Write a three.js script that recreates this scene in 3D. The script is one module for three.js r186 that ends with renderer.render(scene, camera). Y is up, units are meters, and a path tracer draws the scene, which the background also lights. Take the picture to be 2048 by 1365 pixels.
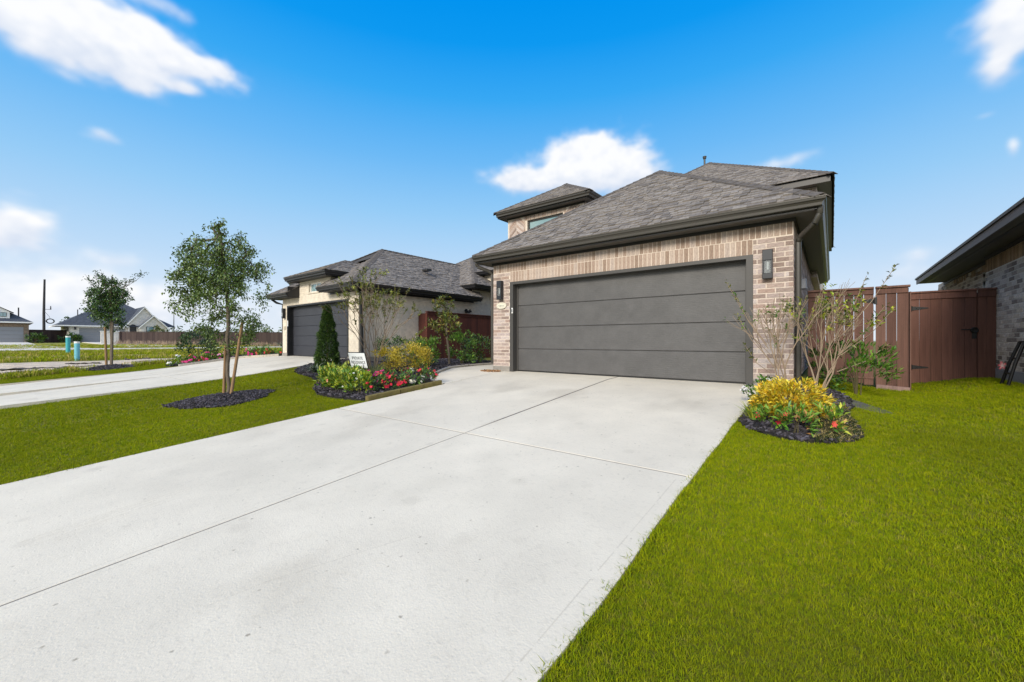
import * as THREE from 'three';
import { mergeGeometries, toCreasedNormals } from 'three/addons/utils/BufferGeometryUtils.js';

// ---------------------------------------------------------------- camera, sky, sun, exposure
const scene = new THREE.Scene();
const V = (x, y, z) => new THREE.Vector3(x, y, z);
const camera = new THREE.PerspectiveCamera(79.9, 1024 / 682, 0.05, 4000);
camera.position.set(6.0, 0.745, 7.62);
camera.lookAt(6.0 - 6.18, 0.745, 7.62 - 7.86);
const renderer = new THREE.WebGLRenderer({ antialias: true });
renderer.toneMapping = THREE.LinearToneMapping;
renderer.toneMappingExposure = 1.1;
renderer.shadowMap.enabled = true;
renderer.setSize(1024, 682);

function rng(seed) { let a = seed >>> 0; return () => { a = (a + 0x6D2B79F5) | 0; let t = Math.imul(a ^ (a >>> 15), 1 | a); t = (t + Math.imul(t ^ (t >>> 7), 61 | t)) ^ t; return ((t ^ (t >>> 14)) >>> 0) / 4294967296; }; }
const R = rng(7);
const rr = (a, b, r = R) => a + (b - a) * r();
const clamp = (x, a = 0, b = 1) => Math.min(b, Math.max(a, x));
const lerp = (a, b, t) => a + (b - a) * t;
const sm = (a, b, x) => { const t = clamp((x - a) / (b - a)); return t * t * (3 - 2 * t); };
const hash = (x, y, s) => { let h = Math.imul(x, 374761393) ^ Math.imul(y, 668265263) ^ Math.imul(s, 2147483647 - 19); h = Math.imul(h ^ (h >>> 13), 1274126177); return ((h ^ (h >>> 16)) >>> 0) / 4294967296; };
function vnoise(x, y, s = 1, per = 0) {
  const xi = Math.floor(x), yi = Math.floor(y), fx = x - xi, fy = y - yi, u = fx * fx * (3 - 2 * fx), v = fy * fy * (3 - 2 * fy);
  const w = (i) => per ? ((i % per) + per) % per : i;
  const a = hash(w(xi), w(yi), s), b = hash(w(xi + 1), w(yi), s), c = hash(w(xi), w(yi + 1), s), d = hash(w(xi + 1), w(yi + 1), s);
  return lerp(lerp(a, b, u), lerp(c, d, u), v);
}
function fbm(x, y, s = 1, oct = 4, per = 0) { let a = 0, k = 0.5, t = 0; for (let i = 0; i < oct; i++) { a += k * vnoise(x, y, s + i * 17, per); t += k; x *= 2; y *= 2; per *= 2; k *= 0.5; } return a / t; }
const s2l = (c) => c <= 0.04045 ? c / 12.92 : Math.pow((c + 0.055) / 1.055, 2.4);
const C = (r, g, b) => new THREE.Color().setRGB(r / 255, g / 255, b / 255, THREE.SRGBColorSpace);

// sky: clear blue air that pales toward the horizon, fair-weather clouds [azimuth, elevation, half width, half height, weight]
const CLOUDS = [[-85,4.2,9,3,0.55],[-72,3.2,9,2.4,0.4],[-60,3,10,2.2,0.3],[-87.1,26.6,3.3,2.5,1],[-82.8,27.7,3.9,2.7,1],[-79.8,27.6,4.3,2.1,1],[-76.1,28.1,3.5,1.3,0.9],[-80.2,25.1,1.4,1.2,0.9],[-76.9,25.7,1.4,0.6,0.9],[-86.5,27.9,4.4,2.1,0.8],[-82.4,30.0,4.3,0.8,0.5],[-79.0,32.0,2.4,0.7,0.5],[-86.1,23.6,1.6,0.5,0.35],[-83.5,19.5,1.3,0.7,0.65],[-88.3,9.9,2.3,1.9,1.1],[-89.4,10.5,1.7,1.7,0.8],[-82.1,8.2,2.7,0.9,0.55],[-88.5,3.7,3.4,2.0,0.8],[-83.5,4.5,3.8,2.0,0.5],[-78.6,3.3,3.7,2.1,0.45],[-29.4,23.1,5.8,2.7,1.1],[-24.7,23.5,4.1,2.6,1.1],[-21.7,21.9,3.6,2.0,1],[-37.4,21.7,4.9,1.4,0.9],[-26.7,25.2,3.2,1.4,1],[-30.8,21.7,6.9,1.8,0.9],[-4.8,19.7,3.0,0.8,0.6],[-2.4,20.3,1.6,0.6,0.3],[12.0,26.8,2.2,2.0,1.1],[12.0,23.7,1.2,1.7,1],[13.4,26.8,1.9,2.7,1],[12.7,16.7,0.4,0.9,0.7],[11.1,19.8,0.7,0.3,0.4],[6.9,8.5,2.3,0.8,0.5],[6.1,23.8,1.3,0.5,0.15],[6.0,6.9,2.5,1.0,0.45]];
function makeSky() {
  const W = 2048, Hh = 1024, d = new Float32Array(W * Hh * 4);
  const key = [[0, 232, 240, 248], [5, 216, 232, 249], [10, 188, 219, 248], [17, 150, 204, 247], [23.5, 110, 186, 246], [30.6, 56, 168, 244], [36, 14, 153, 241], [40, 2, 147, 239], [60, 2, 130, 226], [90, 2, 118, 214]].map(k => [k[0], s2l(k[1] / 255), s2l(k[2] / 255), s2l(k[3] / 255)]);
  const cell = CLOUDS.map(c => c.concat([Math.cos(c[1] * Math.PI / 180)]));
  for (let j = 0; j < Hh; j++) {
    const el = ((j + 0.5) / Hh - 0.5) * 180;
    let k = 0; while (k < key.length - 2 && key[k + 1][0] < el) k++;
    const t = clamp((el - key[k][0]) / (key[k + 1][0] - key[k][0]));
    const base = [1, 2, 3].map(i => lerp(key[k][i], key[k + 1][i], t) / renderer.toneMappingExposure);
    const near = cell.filter(c => Math.abs(c[1] - el) < c[3] * 3 + 1);
    for (let i = 0; i < W; i++) {
      const ph = ((i + 0.5) / W - 0.5) * 2 * Math.PI;           // atan2(z, x)
      const x = Math.cos(ph), z = Math.sin(ph), az = Math.atan2(x, -z) * 180 / Math.PI;
      let r = base[0], g = base[1], b = base[2];
      // added cloud deck out of view, made brighter and warmer to lift the fill light
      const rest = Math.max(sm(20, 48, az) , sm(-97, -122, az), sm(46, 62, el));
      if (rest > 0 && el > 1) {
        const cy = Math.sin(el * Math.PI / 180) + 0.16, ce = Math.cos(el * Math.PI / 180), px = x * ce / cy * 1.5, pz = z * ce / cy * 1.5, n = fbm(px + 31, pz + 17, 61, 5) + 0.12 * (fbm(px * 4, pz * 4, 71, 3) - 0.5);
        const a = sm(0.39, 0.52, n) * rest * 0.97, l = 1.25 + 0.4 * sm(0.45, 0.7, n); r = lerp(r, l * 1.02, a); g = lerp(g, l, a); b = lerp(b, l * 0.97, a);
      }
      if (el > -1 && near.length) {
        const nx = (fbm(az * 0.35, el * 0.6, 5, 4) - 0.5), ny = (fbm(az * 0.35 + 40, el * 0.6, 9, 4) - 0.5);
        let den = 0, up = 0;
        for (const c of near) {
          let da = az - c[0]; if (da > 180) da -= 360; if (da < -180) da += 360;
          const dx = (da * c[5]) / (c[2] * 0.92) + nx * 1.1, dy = (el - c[1]) / c[3] + ny * 1.1, q = dx * dx + dy * dy;
          if (q < 9) { const e = c[4] * Math.exp(-q * 1.1); den += e; up += e * dy; }
        }
        if (den > 0.02) {
          const fine = fbm(az * 0.9, el * 1.3, 21, 4) - 0.5;
          const a = sm(0.06, 1.02, den + fine * 0.22) * 0.97;
          const lit = clamp(0.55 + 0.5 * up / den + fine * 0.8 + (den - 0.6) * 0.25);
          r = lerp(r, lerp(0.62, 0.92, lit), a); g = lerp(g, lerp(0.69, 0.92, lit), a); b = lerp(b, lerp(0.82, 0.93, lit), a);
        }
      }
      if (el < 0) { const m = clamp(-el / 6); r = lerp(r, 0.2, m); g = lerp(g, 0.22, m); b = lerp(b, 0.17, m); }
      const o = (j * W + i) * 4; d[o] = r; d[o + 1] = g; d[o + 2] = b; d[o + 3] = 1;
    }
  }
  const t = new THREE.DataTexture(d, W, Hh, THREE.RGBAFormat, THREE.FloatType);
  t.mapping = THREE.EquirectangularReflectionMapping; t.colorSpace = THREE.LinearSRGBColorSpace;
  t.magFilter = THREE.LinearFilter; t.minFilter = THREE.LinearFilter; t.wrapS = THREE.RepeatWrapping; t.needsUpdate = true;
  return t;
}
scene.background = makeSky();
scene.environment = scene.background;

const sun = new THREE.DirectionalLight(new THREE.Color(1, 0.92, 0.79), 3.35);
{ // from over the photographer's right shoulder
  const az = 7 * Math.PI / 180, e = 27 * Math.PI / 180;
  sun.position.set(Math.sin(az) * Math.cos(e) * 60, Math.sin(e) * 60, Math.cos(az) * Math.cos(e) * 60);
}
sun.castShadow = true; sun.shadow.radius = 30; sun.shadow.mapSize.set(4096, 4096);
Object.assign(sun.shadow.camera, { left: -30, right: 30, top: 30, bottom: -30, near: 1, far: 160 });
scene.add(sun); scene.add(sun.target);

// ---------------------------------------------------------------- helpers
const used = {};
function numbered(n) { if (!(n in used)) { used[n] = 0; return n; } used[n]++; return n + '_' + String(used[n]).padStart(3, '0'); }
function mesh(name, geo, mat, parent) { const m = new THREE.Mesh(geo, mat); m.name = name; m.castShadow = m.receiveShadow = true; if (parent) parent.add(m); return m; }
function thing(name, label, category, p = [0, 0, 0], turn = 0, group) {
  const o = new THREE.Group(); o.name = numbered(name); o.position.set(...p); o.rotation.y = turn; o.userData = { label, category }; if (group) o.userData.group = group; scene.add(o); return o;
}
function single(name, geo, mat, label, category, group) { const m = mesh(numbered(name), geo, mat, scene); m.userData = { label, category }; if (group) m.userData.group = group; return m; }
function struct(name, geo, mat) { const m = mesh(numbered(name), geo, mat, scene); m.userData.kind = 'structure'; return m; }
function structGroup(name) { const g = new THREE.Group(); g.name = numbered(name); g.userData.kind = 'structure'; scene.add(g); return g; }
function noIdx(g) { return g.index ? g.toNonIndexed() : g; }
function merge(list) { const l = list.map(g => { const q = noIdx(g); for (const k of Object.keys(q.attributes)) if (!['position', 'normal', 'uv', 'color'].includes(k)) q.deleteAttribute(k); return q; }); return mergeGeometries(l, false); }
// uv in metres from the dominant axis of each face
function wuv(g, s = 1, ox = 0, oy = 0) {
  g = noIdx(g); const p = g.attributes.position, uv = new Float32Array(p.count * 2), a = V(0, 0, 0), b = V(0, 0, 0), c = V(0, 0, 0);
  for (let i = 0; i < p.count; i += 3) {
    a.fromBufferAttribute(p, i); b.fromBufferAttribute(p, i + 1); c.fromBufferAttribute(p, i + 2);
    const n = b.clone().sub(a).cross(c.clone().sub(a)); const ax = Math.abs(n.x), ay = Math.abs(n.y), az = Math.abs(n.z);
    [a, b, c].forEach((q, k) => { let u, v; if (az >= ax && az >= ay) { u = q.x; v = q.y; } else if (ax >= ay) { u = q.z; v = q.y; } else { u = q.x; v = q.z; } uv[(i + k) * 2] = u * s + ox; uv[(i + k) * 2 + 1] = v * s + oy; });
  }
  g.setAttribute('uv', new THREE.BufferAttribute(uv, 2)); return g;
}
// box between two corners, optional chamfer
function box(x0, y0, z0, x1, y1, z1, ch = 0) {
  const w = Math.abs(x1 - x0), h = Math.abs(y1 - y0), d = Math.abs(z1 - z0); let g;
  if (ch > 0) {
    const c = Math.min(ch, w * 0.3, h * 0.3, d * 0.3); const s = new THREE.Shape();
    s.moveTo(-w / 2 + c, -h / 2 + c); s.lineTo(w / 2 - c, -h / 2 + c); s.lineTo(w / 2 - c, h / 2 - c); s.lineTo(-w / 2 + c, h / 2 - c); s.closePath();
    g = new THREE.ExtrudeGeometry(s, { depth: d - 2 * c, bevelEnabled: true, bevelThickness: c, bevelSize: c, bevelSegments: 1, steps: 1 }); g.translate(0, 0, -(d - 2 * c) / 2);
  } else g = new THREE.BoxGeometry(w, h, d);
  g = wuv(g, 1); g.translate((x0 + x1) / 2, (y0 + y1) / 2, (z0 + z1) / 2);
  g = wuv(g, 1); return g;
}
function tri(list) { // flat-shaded geometry from a list of convex polygons (arrays of Vector3)
  const p = []; for (const f of list) for (let i = 1; i < f.length - 1; i++) for (const q of [f[0], f[i], f[i + 1]]) p.push(q.x, q.y, q.z);
  const g = new THREE.BufferGeometry(); g.setAttribute('position', new THREE.Float32BufferAttribute(p, 3)); g.computeVertexNormals(); return wuv(g, 1);
}
function prism(profile, P0, P1, out, m0 = 0, m1 = 0) { // sweep a closed profile [[out, up], ...] from P0 to P1; m: mitre
  const al = P1.clone().sub(P0).normalize();
  const at = (P, m) => profile.map(([o, u]) => P.clone().addScaledVector(out, o).add(V(0, u, 0)).addScaledVector(al, o * m));
  const A = at(P0, -m0), B = at(P1, m1), n = profile.length, f = [];
  for (let i = 0; i < n; i++) { const j = (i + 1) % n; f.push([A[i], A[j], B[j], B[i]]); }
  const sh = THREE.ShapeUtils.triangulateShape(profile.map(q => new THREE.Vector2(q[0], q[1])), []);
  for (const t of sh) { f.push([A[t[0]], A[t[2]], A[t[1]]]); f.push([B[t[0]], B[t[1]], B[t[2]]]); }
  return tri(f);
}
function tube(pts, rad, seg = 6, closedEnds = true) { // pts Vector3[], rad number | number[]
  const n = pts.length, pos = [], idx = [], uv = []; let up = V(0.31, 0.2, 0.93), len = 0;
  for (let i = 0; i < n; i++) {
    const t = (i < n - 1 ? pts[i + 1].clone().sub(pts[i]) : pts[i].clone().sub(pts[i - 1])).add(i > 0 && i < n - 1 ? pts[i].clone().sub(pts[i - 1]) : V(0, 0, 0)).normalize();
    const a = up.clone().cross(t); if (a.lengthSq() < 1e-4) a.set(1, 0, 0).cross(t); a.normalize(); const b = t.clone().cross(a); up = b.clone();
    up = t.clone().cross(a); const r = Array.isArray(rad) ? rad[i] : rad; if (i) len += pts[i].distanceTo(pts[i - 1]);
    for (let k = 0; k <= seg; k++) { const q = k / seg * Math.PI * 2; const p = pts[i].clone().addScaledVector(a, Math.cos(q) * r).addScaledVector(b, Math.sin(q) * r); pos.push(p.x, p.y, p.z); uv.push(k / seg, len); }
  }
  for (let i = 0; i < n - 1; i++) for (let k = 0; k < seg; k++) { const a = i * (seg + 1) + k, b = a + seg + 1; idx.push(a, a + 1, b, a + 1, b + 1, b); }
  if (closedEnds) for (const [e, s] of [[0, 1], [n - 1, -1]]) { const c = pos.length / 3; pos.push(pts[e].x, pts[e].y, pts[e].z); uv.push(0, 0); for (let k = 0; k < seg; k++) { const a = e * (seg + 1) + k; s > 0 ? idx.push(c, a + 1, a) : idx.push(c, a, a + 1); } }
  const g = new THREE.BufferGeometry(); g.setAttribute('position', new THREE.Float32BufferAttribute(pos, 3)); g.setAttribute('uv', new THREE.Float32BufferAttribute(uv, 2)); g.setIndex(idx); g.computeVertexNormals(); return g;
}
function colored(g, c) { const n = g.attributes.position.count, a = new Float32Array(n * 3); for (let i = 0; i < n; i++) { a[i * 3] = c.r; a[i * 3 + 1] = c.g; a[i * 3 + 2] = c.b; } g.setAttribute('color', new THREE.BufferAttribute(a, 3)); return g; }

// ---------------------------------------------------------------- textures
const enc = (v) => { v = clamp(v); return v <= 0.0031308 ? v * 12.92 : 1.055 * Math.pow(v, 1 / 2.4) - 0.055; };
function tex(w, h, fn, srgb = true, rep = 1) { // fn gives reflectance factors; colour maps are stored sRGB-encoded
  const E = srgb ? enc : clamp;
  const d = new Uint8Array(w * h * 4);
  for (let y = 0; y < h; y++) for (let x = 0; x < w; x++) { const c = fn(x, y), o = (y * w + x) * 4; if (Array.isArray(c)) { d[o] = E(c[0]) * 255; d[o + 1] = E(c[1]) * 255; d[o + 2] = E(c[2]) * 255; } else d[o] = d[o + 1] = d[o + 2] = E(c) * 255; d[o + 3] = 255; }
  const t = new THREE.DataTexture(d, w, h, THREE.RGBAFormat); t.wrapS = t.wrapT = THREE.RepeatWrapping; t.magFilter = THREE.LinearFilter; t.minFilter = THREE.LinearMipmapLinearFilter; t.generateMipmaps = true; t.anisotropy = 8;
  if (srgb) t.colorSpace = THREE.SRGBColorSpace; t.repeat.set(rep, rep); t.needsUpdate = true; return t;
}
const re = (t, rx, ry = rx) => { const c = t.clone(); c.repeat.set(rx, ry); c.needsUpdate = true; return c; };
const tSpeck = tex(256, 256, (x, y) => 0.84 + 0.16 * (fbm(x / 16, y / 16, 3, 4, 16) - 0.5) * 2 + (hash(x, y, 8) - 0.5) * 0.12);
const tSpeckB = tex(256, 256, (x, y) => fbm(x / 8, y / 8, 13, 4, 32), false);
const tBrick = tex(256, 128, (x, y) => { // worn, sand-faced brick with lime bloom
  const n = fbm(x / 32, y / 16, 31, 4, 8), m = fbm(x / 8, y / 8, 35, 3, 32), p = hash(x, y, 5);
  const w = sm(0.5, 0.72, fbm(x / 42.667, y / 21.333, 44, 3, 6)) * 0.75; const v = 0.84 + 0.42 * (n - 0.5) + 0.42 * (m - 0.5) + (p - 0.5) * 0.12;
  return [lerp(v, 1.0, w * 0.6), lerp(v * 0.98, 0.99, w * 0.6), lerp(v * 0.96, 0.98, w * 0.6)];
});
const tWood = tex(256, 512, (x, y) => { const g = fbm(x / 4 + 3 * fbm(x / 64, y / 128, 2, 2, 4), y / 128, 61, 4, 64), k = fbm(x / 64, y / 64, 66, 4, 4), s = sm(0.62, 0.75, fbm(x / 16, y / 64, 67, 3, 16)); const dr = sm(0.66, 0.78, fbm(x / 8, y / 256, 69, 3, 32)); return 0.84 + 0.5 * (g - 0.5) + 0.34 * (k - 0.5) + s * 0.12 + dr * 0.3; });
const tWoodB = tex(256, 512, (x, y) => fbm(x / 4 + 3 * fbm(x / 64, y / 128, 2, 2, 4), y / 128, 61, 4, 64), false);
const tDoorB = tex(512, 256, (x, y) => 0.6 * fbm(x / 64, y / 2, 71, 3, 8) + 0.4 * fbm(x / 16, y / 8, 73, 3, 32), false);
const tPainted = tex(512, 512, (x, y) => { // painted-over brick relief, 8 courses by 2.67 bricks in 0.64 m
  const row = Math.floor(y / 64), yy = y % 64, xx = (x + (row % 2) * 96) % 192; const e = Math.min(yy, 64 - yy, xx, 192 - xx) + (fbm(x / 8, y / 8, 81, 2, 64) - 0.5) * 4;
  return clamp(0.15 + 0.7 * sm(2, 8, e) + 0.3 * (fbm(x / 16, y / 16, 83, 4, 32) - 0.5));
}, false);
const tGranule = tex(256, 256, (x, y) => 0.8 + 0.5 * (fbm(x / 32, y / 64, 93, 3, 4) - 0.5) + (hash(x, y, 9) - 0.5) * 0.4);
const tBark = tex(128, 256, (x, y) => 0.78 + 0.7 * (fbm(x / 4, y / 32, 101, 4, 32) - 0.5), true);
const tBarkB = tex(128, 256, (x, y) => fbm(x / 4, y / 32, 101, 4, 32), false);
function makeConcrete(w, h, sx, sy, seed, marks) { // w x h pixels for sx x sy metres
  const r = rng(seed), spots = [];
  for (let i = 0; i < 620; i++) spots.push([r() * w, r() * h, 0.7 + r() * 1.7, 0.4 + r() * 0.45]);
  for (let i = 0; i < 90; i++) spots.push([r() * w, r() * h, 5 + r() * 14, 0.07 + r() * 0.08]);
  const buf = new Float32Array(w * h * 3), k = w / sx;
  for (let y = 0; y < h; y++) for (let x = 0; x < w; x++) {
    const X = x / k, Y = y / k, big = fbm(X * 0.5, Y * 0.5, seed, 4), mid = fbm(X * 3, Y * 3, seed + 5, 4), br = fbm(X * 14, Y * 90, seed + 9, 2), g = hash(x, y, seed);
    const st = sm(0.58, 0.8, fbm(X * 0.9 + 7, Y * 0.6, seed + 3, 5)) * 0.07, pit = sm(0.74, 0.82, vnoise(X * 55, Y * 55, seed + 11)) * 0.05;
    const v = 0.9 + 0.16 * (big - 0.5) + 0.15 * (mid - 0.5) + 0.035 * (br - 0.5) + 0.045 * (g - 0.5) - st * 1.6 - pit;
    const o = (y * w + x) * 3; buf[o] = v; buf[o + 1] = v * 0.993 - st * 0.1; buf[o + 2] = v * 0.972 - st * 0.25;
  }
  const dab = (cx, cy, rad, a, col = [0.35, 0.33, 0.3]) => { for (let y = Math.floor(cy - rad - 1); y <= cy + rad + 1; y++) for (let x = Math.floor(cx - rad - 1); x <= cx + rad + 1; x++) { if (x < 0 || y < 0 || x >= w || y >= h) continue; const q = Math.hypot(x - cx, y - cy) / rad + (hash(x, y, 77) - 0.5) * 0.5; if (q < 1) { const o = (y * w + x) * 3, m = a * sm(1, 0.5, q); for (let c = 0; c < 3; c++) buf[o + c] = lerp(buf[o + c], col[c], m); } } };
  for (const s of spots) dab(...s);
  if (marks) marks(dab, k, r);
  const t = tex(w, h, (x, y) => { const o = (y * w + x) * 3; return [buf[o], buf[o + 1], buf[o + 2]]; });
  return t;
}
const std = (o) => new THREE.MeshStandardMaterial(o);
const M = {
  concrete: std({ color: C(208, 201, 188), roughness: 0.92, bumpMap: re(tSpeckB, 3), bumpScale: 0.0015 }),
  curb: std({ color: C(196, 188, 174), map: re(tSpeck, 2), roughness: 0.95, bumpMap: re(tSpeckB, 4), bumpScale: 0.003 }),
  joint: std({ color: C(132, 125, 115), roughness: 1 }),
  foundation: std({ color: C(150, 145, 138), map: re(tSpeck, 1.3), roughness: 0.95, bumpMap: re(tSpeckB, 4), bumpScale: 0.003 }),
  mortar: std({ color: C(226, 212, 198), map: re(tSpeck, 3), roughness: 1, bumpMap: re(tSpeckB, 10), bumpScale: 0.003 }),
  mortarGrey: std({ color: C(236, 232, 224), map: re(tSpeck, 3), roughness: 1, bumpMap: re(tSpeckB, 10), bumpScale: 0.003 }),
  trim: std({ color: C(52, 50, 48), roughness: 0.42 }),
  frieze: std({ color: C(30, 29, 28), roughness: 0.6 }),
  soffit: std({ color: C(84, 81, 76), roughness: 0.5, bumpMap: re(tSpeckB, 2), bumpScale: 0.002 }),
  gutter: std({ color: C(70, 67, 62), roughness: 0.3, metalness: 0.15 }),
  gutterNb: std({ color: C(38, 38, 40), roughness: 0.35, metalness: 0.1 }),
  door: std({ color: C(87, 86, 86), roughness: 0.55, bumpMap: re(tDoorB, 0.7, 1.6), bumpScale: 0.0035, map: re(tSpeck, 0.35) }),
  brickFar: std({ color: C(196, 176, 160), roughness: 0.95, bumpMap: re(tPainted, 1.5625), bumpScale: 0.008, map: re(tGranule, 1.6) }),
  brickFarGrey: std({ color: C(176, 170, 162), roughness: 0.95, bumpMap: re(tPainted, 1.5625), bumpScale: 0.008, map: re(tGranule, 1.6) }),
  doorFrame: std({ color: C(66, 64, 62), roughness: 0.5 }),
  doorNb: std({ color: C(52, 54, 62), roughness: 0.5, bumpMap: re(tDoorB, 0.7, 1.6), bumpScale: 0.0022, map: re(tSpeck, 0.35) }),
  doorGrey: std({ color: C(128, 131, 136), roughness: 0.6 }),
  black: std({ color: C(24, 25, 28), roughness: 0.4 }),
  blackIron: std({ color: C(20, 20, 21), roughness: 0.5, metalness: 0.3 }),
  lampNavy: std({ color: C(34, 37, 43), roughness: 0.45 }),
  white: std({ color: C(226, 226, 224), roughness: 0.6 }),
  cream: std({ color: C(222, 211, 193), roughness: 0.9, bumpMap: re(tPainted, 1.5625), bumpScale: 0.006, map: re(tSpeck, 0.7) }),
  whiteBrick: std({ color: C(226, 222, 214), roughness: 0.9, bumpMap: re(tPainted, 1.5625), bumpScale: 0.006, map: re(tSpeck, 0.25) }),
  deck: std({ color: C(72, 68, 64), roughness: 1, map: re(tGranule, 2) }),
  deckBlue: std({ color: C(78, 84, 94), roughness: 1, map: re(tGranule, 0.7) }),
  cap: std({ color: C(98, 92, 87), roughness: 1, map: re(tGranule, 1.5), bumpMap: tSpeckB, bumpScale: 0.002 }),
  glass: new THREE.MeshPhysicalMaterial({ color: C(120, 150, 155), roughness: 0.04, metalness: 0, ior: 1.52, clearcoat: 1, clearcoatRoughness: 0.02, specularIntensity: 1 }),
  lampGlass: new THREE.MeshPhysicalMaterial({ color: C(235, 238, 238), roughness: 0.15, transmission: 0.9, thickness: 0, ior: 1.5 }),
  bark: std({ color: C(118, 106, 92), roughness: 1, map: re(tBark, 1, 2), bumpMap: re(tBarkB, 1, 2), bumpScale: 0.006 }),
  twig: std({ color: C(160, 140, 118), roughness: 0.95, map: re(tBark, 1, 3) }),
  stem: std({ color: C(82, 76, 48), roughness: 1 }),
  stake: std({ color: C(150, 120, 88), roughness: 0.95, map: re(tWood, 1, 0.6), bumpMap: re(tWoodB, 1, 0.6), bumpScale: 0.003 }),
  mulch: std({ color: C(40, 37, 38), roughness: 1, map: re(tGranule, 3), bumpMap: re(tSpeckB, 6), bumpScale: 0.02 }),
  edge: std({ color: C(124, 112, 62), roughness: 0.95, map: re(tGranule, 2), bumpMap: re(tSpeckB, 5), bumpScale: 0.006 }),
  pipe: std({ color: C(62, 176, 186), roughness: 0.45, map: re(tSpeck, 1.4) }),
  pipe2: std({ color: C(112, 190, 206), roughness: 0.5, map: re(tSpeck, 1.4) }),
  pole: std({ color: C(58, 56, 58), roughness: 0.9 }),
  steel: std({ color: C(150, 152, 154), roughness: 0.4, metalness: 0.6 }),
  fabric: std({ color: C(92, 84, 76), roughness: 1, map: re(tSpeck, 2), side: THREE.DoubleSide }),
  red: std({ color: C(196, 24, 52), roughness: 0.5, side: THREE.DoubleSide }),
};
const fence = (r, g, b) => std({ color: C(r, g, b), roughness: 0.85, map: re(tWood, 1, 0.55), bumpMap: re(tWoodB, 1, 0.55), bumpScale: 0.002 });
const leafMat = (rough = 0.55, tr = 0.22) => new THREE.MeshPhysicalMaterial({ color: 0xffffff, vertexColors: true, roughness: rough, side: THREE.DoubleSide, transmission: tr, thickness: 0 });
const LEAF = leafMat(0.5, 0.2), PETAL = leafMat(0.7, 0.25);

// ---------------------------------------------------------------- terrain
const FIELD = [[-16, -0.36], [-23, -0.21], [-32, -0.1], [-40, -0.12], [-50, -0.14], [-60, 0.12], [-76, 0.5], [-90, 0.55], [-2000, 0.55]];
function fieldY(x) { for (let i = 0; i < FIELD.length - 1; i++) if (x >= FIELD[i + 1][0]) return lerp(FIELD[i][1], FIELD[i + 1][1], clamp((FIELD[i][0] - x) / (FIELD[i][0] - FIELD[i + 1][0]))); return 0.55; }
function H(x, z) {
  let y = z < 0.1 ? 0 : z < 9.5 ? -0.087 * (z - 0.1) : Math.max(-1, -0.818 - (z - 9.5) * 0.03);
  if (x < -6.3) y += 0.1 * sm(-6.3, -7.5, x) * sm(4, 0.3, z);
  if (x > 5.5) { y += -0.15 * Math.exp(-(((x - 6.95) / 0.75) ** 2)) * sm(2.4, -1.2, z) * sm(5.6, 6.3, x); y += 0.06 * sm(7.5, 8.3, x) * sm(1.5, -1, z); }
  if (x < -16) y = lerp(y, fieldY(x), sm(-16, -24, x));
  return y;
}
function clipPoly(poly, ax, val, sgn) {
  const o = []; for (let i = 0; i < poly.length; i++) {
    const a = poly[i], b = poly[(i + 1) % poly.length], da = (a[ax] - val) * sgn, db = (b[ax] - val) * sgn;
    if (da >= 0) o.push(a); if ((da >= 0) !== (db >= 0)) { const t = da / (da - db); o.push([lerp(a[0], b[0], t), lerp(a[1], b[1], t)]); }
  } return o;
}
function polySheet(poly, yfn, cell = 0.4, thick = 0.1, uvs = 1) {
  const xs = poly.map(p => p[0]), zs = poly.map(p => p[1]), x0 = Math.min(...xs), x1 = Math.max(...xs), z0 = Math.min(...zs), z1 = Math.max(...zs);
  const pos = [], uv = [], push = (x, y, z, u, v) => { pos.push(x, y, z); uv.push(u, v); };
  for (let x = x0; x < x1 - 1e-6; x += cell) {
    let s = clipPoly(clipPoly(poly, 0, x, 1), 0, x + cell, -1); if (s.length < 3) continue;
    for (let z = z0; z < z1 - 1e-6; z += cell) {
      const c = clipPoly(clipPoly(s, 1, z, 1), 1, z + cell, -1); if (c.length < 3) continue;
      const v2 = c.map(p => new THREE.Vector2(p[0], p[1])), ar = THREE.ShapeUtils.area(v2); if (Math.abs(ar) < 1e-7) continue;
      for (const t of THREE.ShapeUtils.triangulateShape(v2, [])) {
        const q = t.map(i => c[i]); const s2 = (q[1][0] - q[0][0]) * (q[2][1] - q[0][1]) - (q[1][1] - q[0][1]) * (q[2][0] - q[0][0]); if (Math.abs(s2) < 1e-9) continue;
        const o = s2 > 0 ? [q[0], q[2], q[1]] : q; for (const p of o) push(p[0], yfn(p[0], p[1]), p[1], p[0] * uvs, p[1] * uvs);
      }
    }
  }
  if (thick > 0) for (let i = 0; i < poly.length; i++) {
    const a = poly[i], b = poly[(i + 1) % poly.length], n = Math.max(1, Math.ceil(Math.hypot(b[0] - a[0], b[1] - a[1]) / cell));
    for (let k = 0; k < n; k++) {
      const p = [lerp(a[0], b[0], k / n), lerp(a[1], b[1], k / n)], q = [lerp(a[0], b[0], (k + 1) / n), lerp(a[1], b[1], (k + 1) / n)], yp = yfn(...p), yq = yfn(...q);
      const A = [p[0], yp, p[1]], B = [q[0], yq, q[1]], D = [p[0], yp - thick, p[1]], E = [q[0], yq - thick, q[1]];
      for (const w of [A, B, E, A, E, D]) push(w[0], w[1], w[2], (w[0] + w[1]) * uvs, (w[2] + w[1]) * uvs);
    }
  }
  const g = new THREE.BufferGeometry(); g.setAttribute('position', new THREE.Float32BufferAttribute(pos, 3)); g.setAttribute('uv', new THREE.Float32BufferAttribute(uv, 2)); g.computeVertexNormals(); return g;
}
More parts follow.
